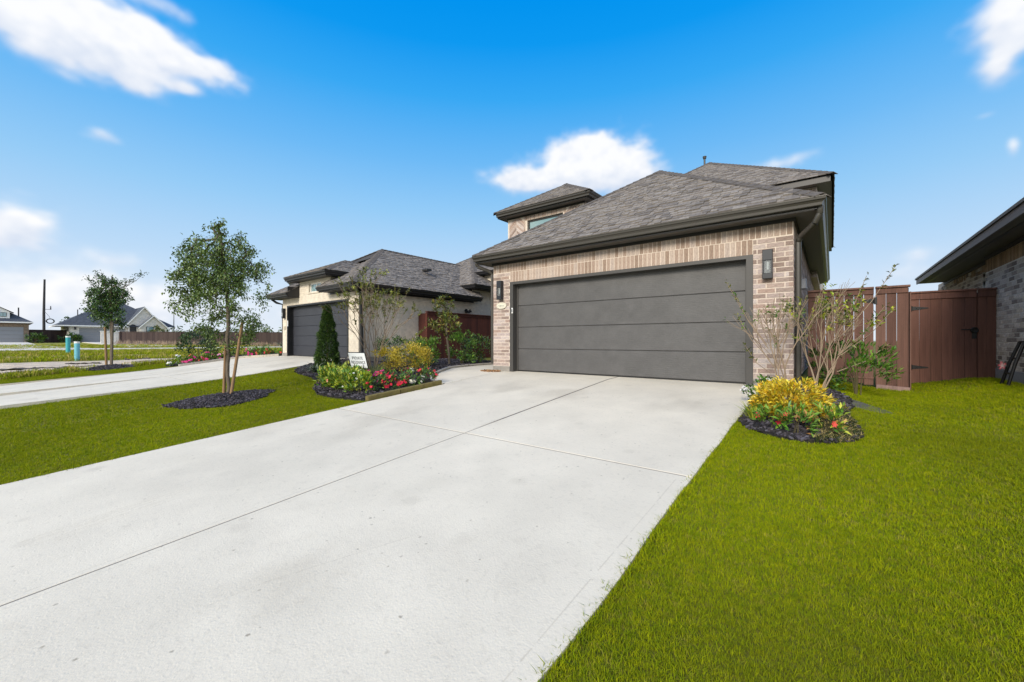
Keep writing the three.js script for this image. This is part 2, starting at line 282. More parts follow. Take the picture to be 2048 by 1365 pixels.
const inPoly = (poly, x, z) => { let c = false; for (let i = 0, j = poly.length - 1; i < poly.length; j = i++) { const a = poly[i], b = poly[j]; if ((a[1] > z) !== (b[1] > z) && x < (b[0] - a[0]) * (z - a[1]) / (b[1] - a[1]) + a[0]) c = !c; } return c; };
const rect = (x0, z0, x1, z1) => [[x0, z0], [x1, z0], [x1, z1], [x0, z1]];
function smoothPoly(p, n = 3) { for (let k = 0; k < n; k++) { const o = []; for (let i = 0; i < p.length; i++) { const a = p[i], b = p[(i + 1) % p.length]; o.push([lerp(a[0], b[0], .25), lerp(a[1], b[1], .25)], [lerp(a[0], b[0], .75), lerp(a[1], b[1], .75)]); } p = o; } return p; }

const DRIVE_L = -0.25, DRIVE_R = 5.14;
const BED = [[-7.2, 1.5], [-6.8, 1.95], [-5.84, 2.35], [-4.6, 2.55], [-3.4, 2.95], [-2.6, 3.45], [-1.9, 3.72], [-1.1, 3.76], [-0.37, 3.66], [-0.37, 1.96], [-0.62, 1.9], [-1.15, 1.55], [-1.72, 0.85], [-2.08, 0.0], [-2.3, -1.2], [-2.35, -3.2], [-5.9, -3.2], [-5.9, -0.6], [-6.5, -0.05], [-7.2, 0.1]];
const BED_R = smoothPoly([[5.15, 0.05], [5.15, 2.3], [5.32, 2.62], [5.75, 2.86], [6.14, 2.66], [6.24, 2.3], [6.1, 1.5], [6.2, 0.9], [6.1, 0.1], [5.7, -0.5], [5.56, -0.4], [5.56, 0.04]], 1);
const MULCH1 = []; for (let i = 0; i < 36; i++) { const a = i / 36 * Math.PI * 2, r = 0.84 + 0.08 * Math.sin(a * 3 + 1) + 0.05 * Math.sin(a * 7); MULCH1.push([-3.39 + Math.cos(a) * r, 4.83 + Math.sin(a) * r]); }
const MULCH2 = []; for (let i = 0; i < 28; i++) { const a = i / 28 * Math.PI * 2, r = 0.95 + 0.09 * Math.sin(a * 3 + 2); MULCH2.push([-17.55 + Math.cos(a) * r, 4.66 + Math.sin(a) * r]); }
const BORDER = smoothPoly([[-13.95, 3.3], [-13.92, 1.6], [-13.75, 1.0], [-13.0, 0.5], [-12.6, 0.05], [-12.6, -3], [-14.6, -3], [-15.2, 0], [-15.3, 3.4]], 1);
const sand = (x, z) => {
  const n = fbm(x * 0.5, z * 0.5, 140, 4) - 0.5, m = fbm(x * 0.18 + 9, z * 0.18, 150, 4) - 0.5;
  const b1 = sm(2.6, 1.9, Math.abs(x + 20.6 + n * 2.4 - (z < 3 ? 0.4 : 0)) + (z > 9 ? 3 : 0)) * (z > -0.5 + n * 4 ? 1 : 0);
  const b2 = sm(1.3, 0.7, Math.abs(x + 26.5 + m * 7 + n * 2) ) * sm(0.0, 0.1, m + 0.06);
  const b3 = sm(1.6, 0.9, Math.abs(x + 37 + m * 9 + n * 2)) * sm(-0.06, 0.06, m);
  return [b1, Math.max(b2, b3) * 0.9];
};
{
  const ax = (dense0, dense1, st, far) => { const a = []; for (let x = dense0; x <= dense1 + 1e-6; x += st) a.push(x); let s = st, x = dense0; while (x > -far) { s *= 1.25; x -= s; a.unshift(x); } s = st; x = dense1; while (x < far) { s *= 1.25; x += s; a.push(x); } return a; };
  const xs = ax(-44, 12, 0.25, 1500), zs = ax(-10, 10, 0.25, 1500), nx = xs.length, nz = zs.length;
  const pos = new Float32Array(nx * nz * 3), col = new Float32Array(nx * nz * 3), uv = new Float32Array(nx * nz * 2), idx = [];
  const lawnC = C(112, 112, 16), fieldC = C(148, 148, 40), dryC = C(172, 156, 84), dirtC = C(206, 180, 140), sandC = C(222, 202, 178), c = new THREE.Color();
  for (let j = 0; j < nz; j++) for (let i = 0; i < nx; i++) {
    const x = xs[i], z = zs[j], o = j * nx + i, far = Math.hypot(x, z);
    pos[o * 3] = x; pos[o * 3 + 1] = H(x, z) + (x < -15 ? (fbm(x * 0.8, z * 0.8, 160, 3) - 0.5) * 0.1 * sm(-16, -20, x) : 0) - (far > 200 ? 0.4 : 0); pos[o * 3 + 2] = z; uv[o * 2] = x * 0.5; uv[o * 2 + 1] = z * 0.5;
    c.copy(lawnC);
    if (x < -15.5) { c.lerp(fieldC, sm(-16, -19, x)); c.lerp(dryC, sm(0.5, 0.68, fbm(x * 0.22, z * 0.22, 170, 4)) * 0.65 * sm(-17, -20, x)); const s = sand(x, z); c.lerp(sandC, s[0]); c.lerp(dirtC, s[1]); }
    col[o * 3] = c.r; col[o * 3 + 1] = c.g; col[o * 3 + 2] = c.b;
    if (i && j) { const a = o, b = o - 1, d = o - nx, e = d - 1; idx.push(e, b, d, d, b, a); }
  }
  const g = new THREE.BufferGeometry(); g.setAttribute('position', new THREE.BufferAttribute(pos, 3)); g.setAttribute('color', new THREE.BufferAttribute(col, 3)); g.setAttribute('uv', new THREE.BufferAttribute(uv, 2)); g.setIndex(idx); g.computeVertexNormals();
  struct('ground', g, std({ vertexColors: true, roughness: 1, map: re(tGranule, 1), bumpMap: re(tSpeckB, 2), bumpScale: 0.02 }));
}

// ---------------------------------------------------------------- driveways and path
const tDrive = makeConcrete(1100, 1900, 5.5, 9.5, 301, (dab, k, r) => {
  // x from -0.3, y (z) from 0: tooled edges beside the joints, scuffs, tyre drag, grit
  const line = (x0, z0, x1, z1, w, a, col) => { const n = Math.ceil(Math.hypot(x1 - x0, z1 - z0) * k); for (let i = 0; i <= n; i++) { if (hash(i >> 3, Math.floor(x0 * 100), 12) < 0.16) continue; const t = i / n; dab((lerp(x0, x1, t) + 0.3) * k, lerp(z0, z1, t) * k, w, a * (0.5 + 0.5 * vnoise(i * 0.04, x0 * 9, 5)), col); } };
  const g = [0.6, 0.58, 0.55];
  line(2.54, 0.9, 2.54, 9.4, 1.2, 0.35, g); line(2.66, 0.9, 2.66, 9.4, 1.2, 0.3, g);
  line(5.03, 4.3, 5.03, 9.4, 1.1, 0.5, g); line(5.035, 0.6, 5.035, 4.1, 1.0, 0.18, g);
  for (let i = 0; i < 9; i++) line(1.62 + i * 0.03 + r() * 0.02, 7.3 + r() * 0.3, 1.5 + i * 0.032, 6.35 + r() * 0.5, 1.3, 0.22, [0.62, 0.57, 0.48]);
  line(3.9, 6.0, 3.6, 6.7, 0.9, 0.45, g); line(3.6, 6.7, 3.55, 6.95, 0.9, 0.3, g);
  for (let i = 0; i < 60; i++) { const x = 0.2 + r() * 1.6, z = 3.6 + r() * 4; dab(x * k, z * k, 1.5 + r() * 1.5, 0.16, [0.6, 0.56, 0.52]); }
  for (let i = 0; i < 26; i++) dab((2.7 + r() * 2.2) * k, (4.5 + r() * 3.4) * k, 7 + r() * 9, 0.05 + r() * 0.05, [0.66, 0.62, 0.57]);
});
tDrive.wrapS = tDrive.wrapT = THREE.ClampToEdgeWrapping;
const driveMat = std({ color: C(222, 214, 197), map: tDrive, roughness: 0.9, bumpMap: re(tSpeckB, 22, 38), bumpScale: 0.0012 });
const driveUV = (g) => { const p = g.attributes.position, u = g.attributes.uv; for (let i = 0; i < p.count; i++) u.setXY(i, (p.getX(i) + 0.3) / 5.5, p.getZ(i) / 9.5); return g; };
const slabTop = (x, z) => H(x, z) + 0.022;
// slab with a rounded (tooled) arris: top inset a little, then a narrow sloping edge
function slab(x0, z0, x1, z1, cell = 0.4, wob = null) {
  const e = 0.008, poly = wob || rect(x0, z0, x1, z1), cx = (x0 + x1) / 2, cz = (z0 + z1) / 2;
  const inner = poly.map(([x, z]) => [x + (x < cx ? e : -e), z + (z < cz ? e : -e)]);
  const top = polySheet(inner, slabTop, cell, 0), pos = [], uv = [];
  for (let i = 0; i < poly.length; i++) {
    const j = (i + 1) % poly.length, a = inner[i], b = inner[j], c = poly[j], d = poly[i];
    const q = [[a, 0], [b, 0], [c, -0.003], [d, -0.003]], w = [[d, -0.003], [c, -0.003], [c, -0.12], [d, -0.12]];
    for (const f of [q, w]) for (const k of [0, 1, 2, 0, 2, 3]) { const [p, dy] = f[k]; pos.push(p[0], slabTop(p[0], p[1]) + dy, p[1]); uv.push(p[0], p[1]); }
  }
  const g = new THREE.BufferGeometry(); g.setAttribute('position', new THREE.Float32BufferAttribute(pos, 3)); g.setAttribute('uv', new THREE.Float32BufferAttribute(uv, 2)); g.computeVertexNormals();
  return merge([top, g]);
}
{
  const d = structGroup('driveway');
  // right edge is a little ragged where the turf meets it
  const ragged = (x, z0, z1, n) => { const o = []; for (let i = 0; i <= n; i++) { const z = lerp(z0, z1, i / n); o.push([x + (vnoise(z * 1.2, 3, 401) - 0.5) * 0.025 + (vnoise(z * 7, 9, 403) - 0.5) * 0.012, z]); } return o; };
  const JX = 2.6, g = 0.008, JZ = 4.2, Z1 = 9.4, Z0 = -0.2;
  const mk = (p) => mesh('slab', driveUV(slab(Math.min(...p.map(q => q[0])), Math.min(...p.map(q => q[1])), Math.max(...p.map(q => q[0])), Math.max(...p.map(q => q[1])), 0.5, p)), driveMat, d);
  mk(rect(DRIVE_L, Z0, JX - g, JZ - g)); mk(rect(DRIVE_L, JZ + g, JX - g, Z1));
  mk([[JX + g, Z0], ...ragged(DRIVE_R, Z0, JZ - g, 14), [JX + g, JZ - g]]); mk([[JX + g, JZ + g], ...ragged(DRIVE_R, JZ + g, Z1, 18), [JX + g, Z1]]);
  mesh('joint_bed', polySheet(rect(DRIVE_L + 0.03, Z0 + 0.03, DRIVE_R - 0.06, Z1 - 0.03), (x, z) => slabTop(x, z) - 0.004, 0.5, 0), M.joint, d);
}
const tPath = makeConcrete(1024, 1024, 7, 7, 333);
const pathMat = std({ color: C(222, 214, 197), map: tPath, roughness: 0.92, bumpMap: re(tSpeckB, 28), bumpScale: 0.0012 });
{
  const p = structGroup('front_path');
  mesh('slab', polySheet([[DRIVE_L - 0.008, 1.88], [-0.62, 1.8], [-1.1, 1.46], [-1.64, 0.8], [-1.98, 0], [-2.2, -1.2], [-2.25, -4.5], [-0.66, -4.5], [-0.66, 0.12], [-0.62, 0.16], [DRIVE_L - 0.008, 0.16]], slabTop, 0.35, 0.1, 1 / 7), pathMat, p);
  mesh('slab', polySheet([[-0.66, -0.3], [-0.66, 0.1], [-0.6, 0.148], [DRIVE_L - 0.008, 0.148], [DRIVE_L - 0.008, 0.03], [-0.58, 0.03], [-0.58, -0.3]], slabTop, 0.35, 0.1, 1 / 7), pathMat, p);
  // low kerb between path and bed
  const kp = [[-0.64, 1.87], [-1.14, 1.51], [-1.69, 0.82], [-2.04, 0], [-2.26, -1.2], [-2.31, -3.2]], cu = new THREE.CatmullRomCurve3(kp.map(q => V(q[0], 0, q[1]))).getPoints(26);
  const k = []; for (let i = 0; i < 26; i++) { const a = cu[i], b = cu[i + 1], o = V(b.z - a.z, 0, a.x - b.x).normalize(); a.y = slabTop(a.x, a.z); b.y = slabTop(b.x, b.z); k.push(prism([[-0.035, -0.1], [0.035, -0.1], [0.035, 0.035], [0.022, 0.05], [-0.022, 0.05], [-0.035, 0.035]], a.clone(), b.clone(), o)); }
  mesh('kerb', merge(k), M.curb, p);
}
{
  const d = structGroup('neighbour_driveway'), g = 0.006, x0 = -13.85, x1 = -7.25, jx = -10.3, jz = 4.35;
  for (const [a, b, c, e] of [[x0, -0.2, jx - g, jz - g], [jx + g, -0.2, x1, jz - g], [x0, jz + g, jx - g, 12], [jx + g, jz + g, x1, 12]]) { const s = slab(a, b, c, e, 0.6), u = s.attributes.uv; for (let i = 0; i < u.count; i++) u.setXY(i, u.getX(i) / 7, u.getY(i) / 7); mesh('slab', s, pathMat, d); }
  mesh('joint_bed', polySheet(rect(x0 + 0.05, -0.1, x1 - 0.05, 11.9), (x, z) => slabTop(x, z) - 0.004, 0.6, 0), M.joint, d);
  const kp = [[-13.9, 3.2], [-13.9, 1.6], [-13.7, 1.05], [-12.95, 0.55], [-12.6, 0.1]], cu = new THREE.CatmullRomCurve3(kp.map(q => V(q[0], 0, q[1]))).getPoints(20), k = [];
  for (let i = 0; i < 20; i++) { const a = cu[i], b = cu[i + 1], o = V(b.z - a.z, 0, a.x - b.x).normalize(); a.y = slabTop(a.x, a.z); b.y = slabTop(b.x, b.z); k.push(prism([[-0.05, -0.1], [0.05, -0.1], [0.05, 0.08], [-0.05, 0.08]], a.clone(), b.clone(), o)); }
  mesh('kerb', merge(k), M.curb, d);
}
struct('street', polySheet(rect(-53, -60, -46, 60), (x, z) => H(x, z) + 0.06, 2, 0.1), M.concrete);
{ const d = structGroup('far_driveways'); mesh('drive_slab', polySheet([[-78, 5.0], [-78, 12], [-53, 14], [-53, 1.5], [-60, 3.4], [-66, 4.6]], (x, z) => H(x, z) + 0.07, 2, 0.1), M.concrete, d); mesh('drive_slab', polySheet([[-80, 0], [-80, -5], [-58, -7.2], [-57, -2.0], [-66, -0.8]], (x, z) => H(x, z) + 0.07, 2, 0.1), M.concrete, d); }

// planting beds: bare dark mulch ground (chips are added later)
const bedY = (x, z) => H(x, z) + 0.05 + 0.03 * (fbm(x * 2, z * 2, 205, 3) - 0.5);
struct('garden_bed_ground', polySheet(BED, bedY, 0.3, 0.08), M.mulch);
struct('garden_bed_ground', polySheet(BED_R, (x, z) => bedY(x, z) - 0.03, 0.25, 0.1), M.mulch);
const moundY = (cx, cz, h, r) => (x, z) => H(x, z) + 0.015 + h * sm(r, 0, Math.hypot(x - cx, z - cz)) + 0.02 * (fbm(x * 4, z * 4, 207, 2) - 0.5);
const m1Y = moundY(-3.39, 4.83, 0.08, 0.95), m2Y = moundY(-17.55, 4.66, 0.12, 1);
struct('tree_mulch_ground', polySheet(MULCH1, m1Y, 0.15, 0.06), M.mulch);
struct('tree_mulch_ground', polySheet(MULCH2, m2Y, 0.2, 0.06), M.mulch);
struct('border_bed_ground', polySheet(BORDER, bedY, 0.4, 0.08), M.mulch);

// ---------------------------------------------------------------- masonry and roofing
const UNIT = new THREE.BoxGeometry(1, 1, 1);
const brickMats = (cols) => cols.map(c => std({ color: C(...c), roughness: 0.95, map: tBrick, bumpMap: tSpeckB, bumpScale: 0.004 }));
const BR = brickMats([[186, 170, 163], [180, 163, 157], [194, 180, 175], [174, 158, 152], [186, 172, 170], [152, 134, 126], [202, 190, 186], [174, 151, 140], [180, 161, 152], [162, 146, 138]]);
const BRS = brickMats([[186, 168, 156], [179, 160, 147], [192, 176, 165], [170, 150, 137], [185, 170, 161], [156, 136, 122], [175, 155, 142]]);
const BG = brickMats([[202, 195, 186], [212, 205, 197], [186, 178, 169], [220, 214, 206], [138, 129, 122], [202, 193, 181], [168, 159, 152]]);
const BGS = brickMats([[176, 152, 120], [162, 138, 108], [186, 162, 132], [146, 124, 98]]);
const restBrickMat = std({ vertexColors: true, roughness: 0.95, map: tBrick, bumpMap: tSpeckB, bumpScale: 0.004 });
const pick = (a, r = R) => a[Math.floor(r() * a.length)];
class Masonry {
  constructor(parent, name, budget) { this.parent = parent; this.name = name; this.left = budget; this.rest = []; }
  // one unit centred at (cu, cv) on the face frame f = {o, u, v, n}
  put(f, cu, cv, w, h, mats, geo = UNIT, host = null) {
    const d = 0.06, out = -d / 2 + 0.004 + R() * 0.003, p = f.o.clone().addScaledVector(f.u, cu).addScaledVector(f.v, cv).addScaledVector(f.n, out), mat = pick(mats);
    const q = new THREE.Quaternion().setFromRotationMatrix(new THREE.Matrix4().makeBasis(f.u, f.v, f.n));
    if (R() < 0.5) q.multiply(new THREE.Quaternion().setFromAxisAngle(V(0, 0, 1), (R() - 0.5) * 0.012));
    if (this.left > 0) { this.left--; const m = mesh(this.name, geo, mat, host || this.parent); m.position.copy(p); m.quaternion.copy(q); m.scale.set(w, h, d); }
    else { const g = geo.clone().applyMatrix4(new THREE.Matrix4().compose(p, q, V(w, h, d))); this.rest.push(colored(noIdx(g), mat.color)); }
  }
  run(f, W, Hh, mats, holes = [], o = {}) {
    const bl = o.bl || 0.235, bh = o.bh || 0.065, m = o.m || 0.015, rows = Math.floor((Hh + m) / (bh + m) + 1e-6), y0 = o.y0 || 0;
    for (let r = 0; r < rows; r++) {
      const y = y0 + r * (bh + m) + bh / 2, off = (r % 2) * (bl + m) / 2; let iv = [[0, W]];
      for (const [hx0, hy0, hx1, hy1] of holes) if (y > hy0 && y < hy1) { const n = []; for (const [a, b] of iv) { if (hx0 > a) n.push([a, Math.min(b, hx0)]); if (hx1 < b) n.push([Math.max(a, hx1), b]); } iv = n; }
      for (let s = -off; s < W; s += bl + m) for (const [a, b] of iv) { const x0 = Math.max(s, a), x1 = Math.min(s + bl, b); if (x1 - x0 > 0.03) this.put(f, (x0 + x1) / 2, y, x1 - x0, bh, mats, UNIT, o.host); }
    }
  }
  soldier(f, u0, u1, v0, h, mats, o = {}) { const n = Math.max(1, Math.round((u1 - u0) / 0.083)), st = (u1 - u0) / n; for (let i = 0; i < n; i++) this.put(f, u0 + (i + 0.5) * st, v0 + h / 2, st - 0.014, h, mats, UNIT, o.host); }
  finish() { if (this.rest.length) { const m = mesh(this.name + '_courses', merge(this.rest), restBrickMat, this.parent); m.userData.kind = 'stuff'; } }
}
const shingleMats = [[138, 131, 124], [130, 123, 116], [146, 139, 132], [121, 114, 108], [141, 133, 125], [134, 126, 118], [114, 108, 103]].map(c => std({ color: C(...c), roughness: 1, map: re(tGranule, 0.7), bumpMap: tSpeckB, bumpScale: 0.002 }));
const restShingle = std({ vertexColors: true, roughness: 1, map: tGranule, bumpMap: tSpeckB, bumpScale: 0.002 });
class Roofing {
  constructor(parent, budget, deck = M.deck, ex = 0.125) { this.parent = parent; this.left = budget; this.rest = []; this.decks = []; this.caps = []; this.deck = deck; this.ex = ex; }
  plane(A, B, C2, D, tabs = true) { // eave A->B seen from outside left to right, top C2 (right) D (left)
    this.decks.push([A, B, C2, D]);
    if (!tabs) return;
    const u = B.clone().sub(A).normalize(), top = D.clone().lerp(C2, 0.5), w = top.clone().sub(A); w.addScaledVector(u, -w.dot(u)); const L = w.length(), up = w.clone().divideScalar(L), n = u.clone().cross(up).normalize();
    const c0 = D.clone().sub(A).dot(u), c1 = C2.clone().sub(A).dot(u), W = B.clone().sub(A).dot(u);
    const q0 = new THREE.Quaternion().setFromRotationMatrix(new THREE.Matrix4().makeBasis(u, up, n)), ex = this.ex, nrow = Math.floor(L / ex);
    for (let k = 0; k < nrow; k++) {
      const s = k * ex + ex * 0.6, t = s / L, l = lerp(0, c0, t), r = lerp(W, c1, t); let x = l - R() * 0.15;
      while (x < r) {
        const wd = 0.08 + R() * 0.13, a = Math.max(x, l), b = Math.min(x + wd, r); x += wd; if (b - a < 0.02) continue;
        const th = 0.011 + (R() < 0.45 ? 0.012 : 0) + R() * 0.005, mat = pick(shingleMats), len = ex * 1.16 + (R() - 0.5) * 0.01;
        const q = q0.clone().multiply(new THREE.Quaternion().setFromAxisAngle(V(1, 0, 0), -0.075));
        const p = A.clone().addScaledVector(u, (a + b) / 2).addScaledVector(up, k * ex + len / 2 - 0.01).addScaledVector(n, 0.011 + th / 2);
        if (this.left > 0) { this.left--; const m = mesh('shingle', UNIT, mat, this.parent); m.position.copy(p); m.quaternion.copy(q); m.scale.set(b - a - 0.003, len, th); }
        else this.rest.push(colored(noIdx(UNIT.clone()).applyMatrix4(new THREE.Matrix4().compose(p, q, V(b - a - 0.003, len, th))), mat.color));
      }
    }
  }
  cap(P0, P1) { // overlapping ridge or hip pieces
    const L = P0.distanceTo(P1), n = Math.max(1, Math.round(L / 0.2)), al = P1.clone().sub(P0).normalize(), sd = V(0, 1, 0).cross(al).normalize();
    for (let i = 0; i < n; i++) {
      const a = P0.clone().addScaledVector(al, i * L / n), b = P0.clone().addScaledVector(al, (i + 1) * L / n + 0.03), h0 = 0.052, h1 = 0.038, w = 0.13, dp = 0.055;
      const ring = (p, h) => [p.clone().addScaledVector(sd, -w).add(V(0, h - dp, 0)), p.clone().add(V(0, h, 0)), p.clone().addScaledVector(sd, w).add(V(0, h - dp, 0))];
      const r0 = ring(a, h0), r1 = ring(b, h1), dn = (p) => p.clone().add(V(0, -0.014, 0));
      this.caps.push(tri([[r0[0], r1[0], r1[1], r0[1]], [r0[1], r1[1], r1[2], r0[2]], [dn(r0[0]), r0[0], r0[1], dn(r0[1])], [dn(r0[1]), r0[1], r0[2], dn(r0[2])], [dn(r0[0]), dn(r1[0]), r1[0], r0[0]], [r0[2], r1[2], dn(r1[2]), dn(r0[2])]]));
    }
  }
  // hip roof on an eave rectangle; faces: string of planes that get tabs (f r l b); back 'g' leaves the back open (runs into a wall)
  hip(x0, x1, zf, zb, y, pitch, tabs = 'fr', backOpen = false, caps = 'flr') {
    const h = Math.min((x1 - x0) / 2, backOpen ? 1e9 : (zf - zb) / 2), cx = (x0 + x1) / 2, yr = y + h * pitch;
    const FL = V(x0, y, zf), FR = V(x1, y, zf), BL = V(x0, y, zb), BRr = V(x1, y, zb), RF = V(cx, yr, zf - h), RB = V(cx, yr, backOpen ? zb : zb + h);
    this.plane(FL, FR, RF, RF, tabs.includes('f')); this.plane(FR, BRr, RB, RF, tabs.includes('r')); this.plane(BL, FL, RF, RB, tabs.includes('l'));
    if (!backOpen) this.plane(BRr, BL, RB, RB, tabs.includes('b'));
    this.cap(FL, RF); this.cap(FR, RF); this.cap(RF, RB); if (!backOpen) { this.cap(BL, RB); this.cap(BRr, RB); }
    return { FL, FR, RF, RB };
  }
  finish(capMat = M.cap) {
    mesh('roof_deck', tri(this.decks.map(d => d[2].distanceTo(d[3]) < 1e-6 ? [d[0], d[1], d[2]] : d)), this.deck, this.parent);
    if (this.caps.length) mesh('ridge_caps', merge(this.caps), capMat, this.parent);
    if (this.rest.length) { const m = mesh('shingle_courses', merge(this.rest), restShingle, this.parent); m.userData.kind = 'stuff'; }
  }
}
const KGUT = [[0, 0.115], [0, 0.012], [0.01, 0], [0.062, 0], [0.07, 0.008], [0.074, 0.045], [0.092, 0.07], [0.112, 0.082], [0.116, 0.112], [0.124, 0.114], [0.124, 0.122], [0.106, 0.122], [0.104, 0.1]];
// fascia, soffit and gutters round an eave rectangle; y = soffit underside; sides: which carry fascia, g: which carry gutters
function eaves(parent, x0, x1, zf, zb, y, inset, sides, gut, o = {}) {
  const fh = o.fh || 0.15, gm = o.gutter || M.gutter, cs = { f: [V(x0, y, zf), V(x1, y, zf), V(0, 0, 1)], r: [V(x1, y, zf), V(x1, y, zb), V(1, 0, 0)], l: [V(x0, y, zb), V(x0, y, zf), V(-1, 0, 0)], b: [V(x1, y, zb), V(x0, y, zb), V(0, 0, -1)] };
  const nxt = { f: ['l', 'r'], r: ['f', 'b'], l: ['b', 'f'], b: ['r', 'l'] };
  const fg = [], gg = [];
  for (const s of sides) { const [a, b, out] = cs[s]; fg.push(prism([[-0.022, -0.012], [0, -0.012], [0, fh], [-0.022, fh]], a, b, out, -0, 0)); }
  for (const s of gut) {
    const [a, b, out] = cs[s], m0 = gut.includes(nxt[s][0]) ? 1 : 0, m1 = gut.includes(nxt[s][1]) ? 1 : 0;
    gg.push(prism(KGUT.map(([px, py]) => [px + 0.002, py + fh - 0.125]), a, b, out, m0, m1));
    // hanging soffit drip line and lower trim bead
    fg.push(prism([[0.0025, -0.004], [0.012, -0.004], [0.012, 0.012], [0.0025, 0.012]], a, b, out, m0, m1));
  }
  mesh('fascia', merge(fg), o.trim || M.trim, parent); if (gg.length) mesh('gutter', merge(gg), gm, parent);
  mesh('soffit', box(x0 + 0.023, y, zb + 0.023, x1 - 0.023, y + 0.02, zf - 0.023), o.soffit || M.soffit, parent);
}

// ---------------------------------------------------------------- main house
function canvasTex(w, h, draw) { const c = document.createElement('canvas'); c.width = w; c.height = h; draw(c.getContext('2d'), w, h); const t = new THREE.CanvasTexture(c); t.colorSpace = THREE.SRGBColorSpace; t.anisotropy = 8; return t; }
function garageDoor(parent, x0, x1, y0, y1, z, n, mat, frame, jamb) {
  const d = new THREE.Group(); d.name = 'garage_door'; parent.add(d); const h = (y1 - y0) / n;
  for (let i = 0; i < n; i++) mesh('panel', box(x0, y0 + i * h + 0.0025, z - 0.05, x1, y0 + (i + 1) * h - 0.0025, z - (i % 2) * 0.0015, 0.009), mat, d);
  mesh('bottom_seal', box(x0, y0 - 0.02, z - 0.04, x1, y0 + 0.001, z - 0.012), M.black, d);
  const f = new THREE.Group(); f.name = 'door_frame'; parent.add(f);
  for (const s of [0, 1]) {
    const a = s ? x1 : x0, dr = s ? 1 : -1;
    mesh('jamb', box(a + dr * 0.003, y0 - 0.02, z - 0.06, a + dr * (jamb + 0.05), y1 + 0.05, 0.012), frame, f);
    mesh('stop', box(a - dr * 0.03, y0 - 0.01, z + 0.002, a + dr * 0.002, y1 + 0.02, z + 0.02), frame, f);
  }
  mesh('head', box(x0 - 0.003, y1 - 0.012, z - 0.06, x1 + 0.003, y1 + 0.05, 0.012), frame, f);
  mesh('head_stop', box(x0, y1 - 0.045, z + 0.003, x1, y1 - 0.013, z + 0.03), frame, f);
}
const house = thing('brick_house', 'tan brick two storey house with wide taupe garage door and shingled hip roof', 'house');
const FZ = { o: V(-0.57, 0, 0), u: V(1, 0, 0), v: V(0, 1, 0), n: V(0, 0, 1) };
{
  const wall = mesh('garage_front_wall', merge([box(-0.57, 0.1, -0.25, -0.052, 2.64, 0), box(4.992, 0.1, -0.25, 5.53, 2.64, 0), box(-0.052, 2.145, -0.25, 4.992, 2.64, 0)]), M.mortar, house);
  mesh('foundation', merge([box(-0.585, -0.4, -0.25, -0.056, 0.14, 0.016, 0.01), box(4.996, -0.4, -0.25, 5.545, 0.14, 0.016, 0.01)]), M.foundation, house);
  const core = [box(-0.56, -0.4, -6, 5.46, 2.6, -0.255), box(-2.79, -0.4, -6.1, 0.12, 4.9, -3.45), box(-1.1, -0.4, -16, 5.45, 4.9, -6.4)];
  mesh('wall', merge(core), M.brickFar, house);
  const sideBack = mesh('side_wall', box(5.465, 0.1, -9.3, 5.53, 2.64, -0.26), M.mortar, house);
  const bk = new Masonry(house, 'brick', 300);
  // piers in running bond, two soldier courses over the door
  const hole = [[0.518, 0, 5.562, 2.145 - 0.0]];
  bk.soldier(FZ, 0.522, 5.558, 2.152, 0.238, BRS, { host: wall });
  bk.soldier(FZ, 0.005, 6.095, 2.402, 0.238, BRS, { host: wall });
  bk.run(FZ, 6.1, 2.39 - 0.15, BR, [[0.518, 0, 5.562, 3]], { y0: 0.152, host: wall });
  const FX = { o: V(5.53, 0, 0.006), u: V(0, 0, -1), v: V(0, 1, 0), n: V(1, 0, 0) };
  bk.run(FX, 9.2, 2.39 - 0.15, BR, [], { y0: 0.152 }); bk.soldier(FX, 0.005, 9.2, 2.402, 0.238, BRS);
  // upper storey front wall
  const uw = mesh('upper_wall', merge([box(-1.2, 2.5, -6.5, 5.68, 4.96, -6.25), box(5.46, 2.5, -16.2, 5.68, 4.96, -6.5)]), M.mortar, house);
  const FU = { o: V(-1.2, 2.6, -6.25), u: V(1, 0, 0), v: V(0, 1, 0), n: V(0, 0, 1) };
  bk.soldier(FU, 4.2, 6.86, 2.1, 0.23, BRS); bk.run({ o: V(3.02, 4.1, -6.25), u: V(1, 0, 0), v: V(0, 1, 0), n: V(0, 0, 1) }, 2.66, 0.58, BR);
  // tower with herringbone panels round a window
  const tw = mesh('tower_wall', merge([box(-2.8, 2.4, -6.2, -1.98, 4.97, -3.35), box(-0.6, 2.4, -6.2, 0.14, 4.97, -3.35), box(-1.98, 4.76, -6.2, -0.6, 4.97, -3.35), box(-1.98, 2.4, -6.2, -0.6, 4.0, -3.35)]), M.mortar, house);
  mesh('tower_lower_wall', box(-2.82, -0.4, -6.15, 0.16, 3.98, -3.32), M.brickFar, house);
  const FT = { o: V(-2.8, 4.0, -3.35), u: V(1, 0, 0), v: V(0, 1, 0), n: V(0, 0, 1) };
  const shear = (k) => { const g = UNIT.clone(); g.applyMatrix4(new THREE.Matrix4().set(1, 0, 0, 0, k, 1, 0, 0, 0, 0, 1, 0, 0, 0, 0, 1)); return g; };
  const cw = 0.3, bhh = 0.09, SU = [shear(cw / bhh * 0.86), shear(-cw / bhh * 0.86)];
  bk.left += 90;
  for (const [a, n] of [[0.04, 2], [2.27, 2]]) for (let c = 0; c < n; c++) for (let y = 0.12; y < 0.86; y += bhh + 0.012) bk.put(FT, a + 0.02 + (c + 0.5) * (cw + 0.012), y, cw, bhh, BR, SU[c % 2]);
  bk.soldier(FT, 0.74, 2.24, 0.765, 0.2, BRS);
  for (const x of [0.675, 0.74 - 0.02 + 1.49 + 0.03]) for (let y = 0.02; y < 0.95; y += 0.247) bk.put(FT, x + 0.035, y + 0.117, 0.066, 0.235, BRS);
  bk.finish();
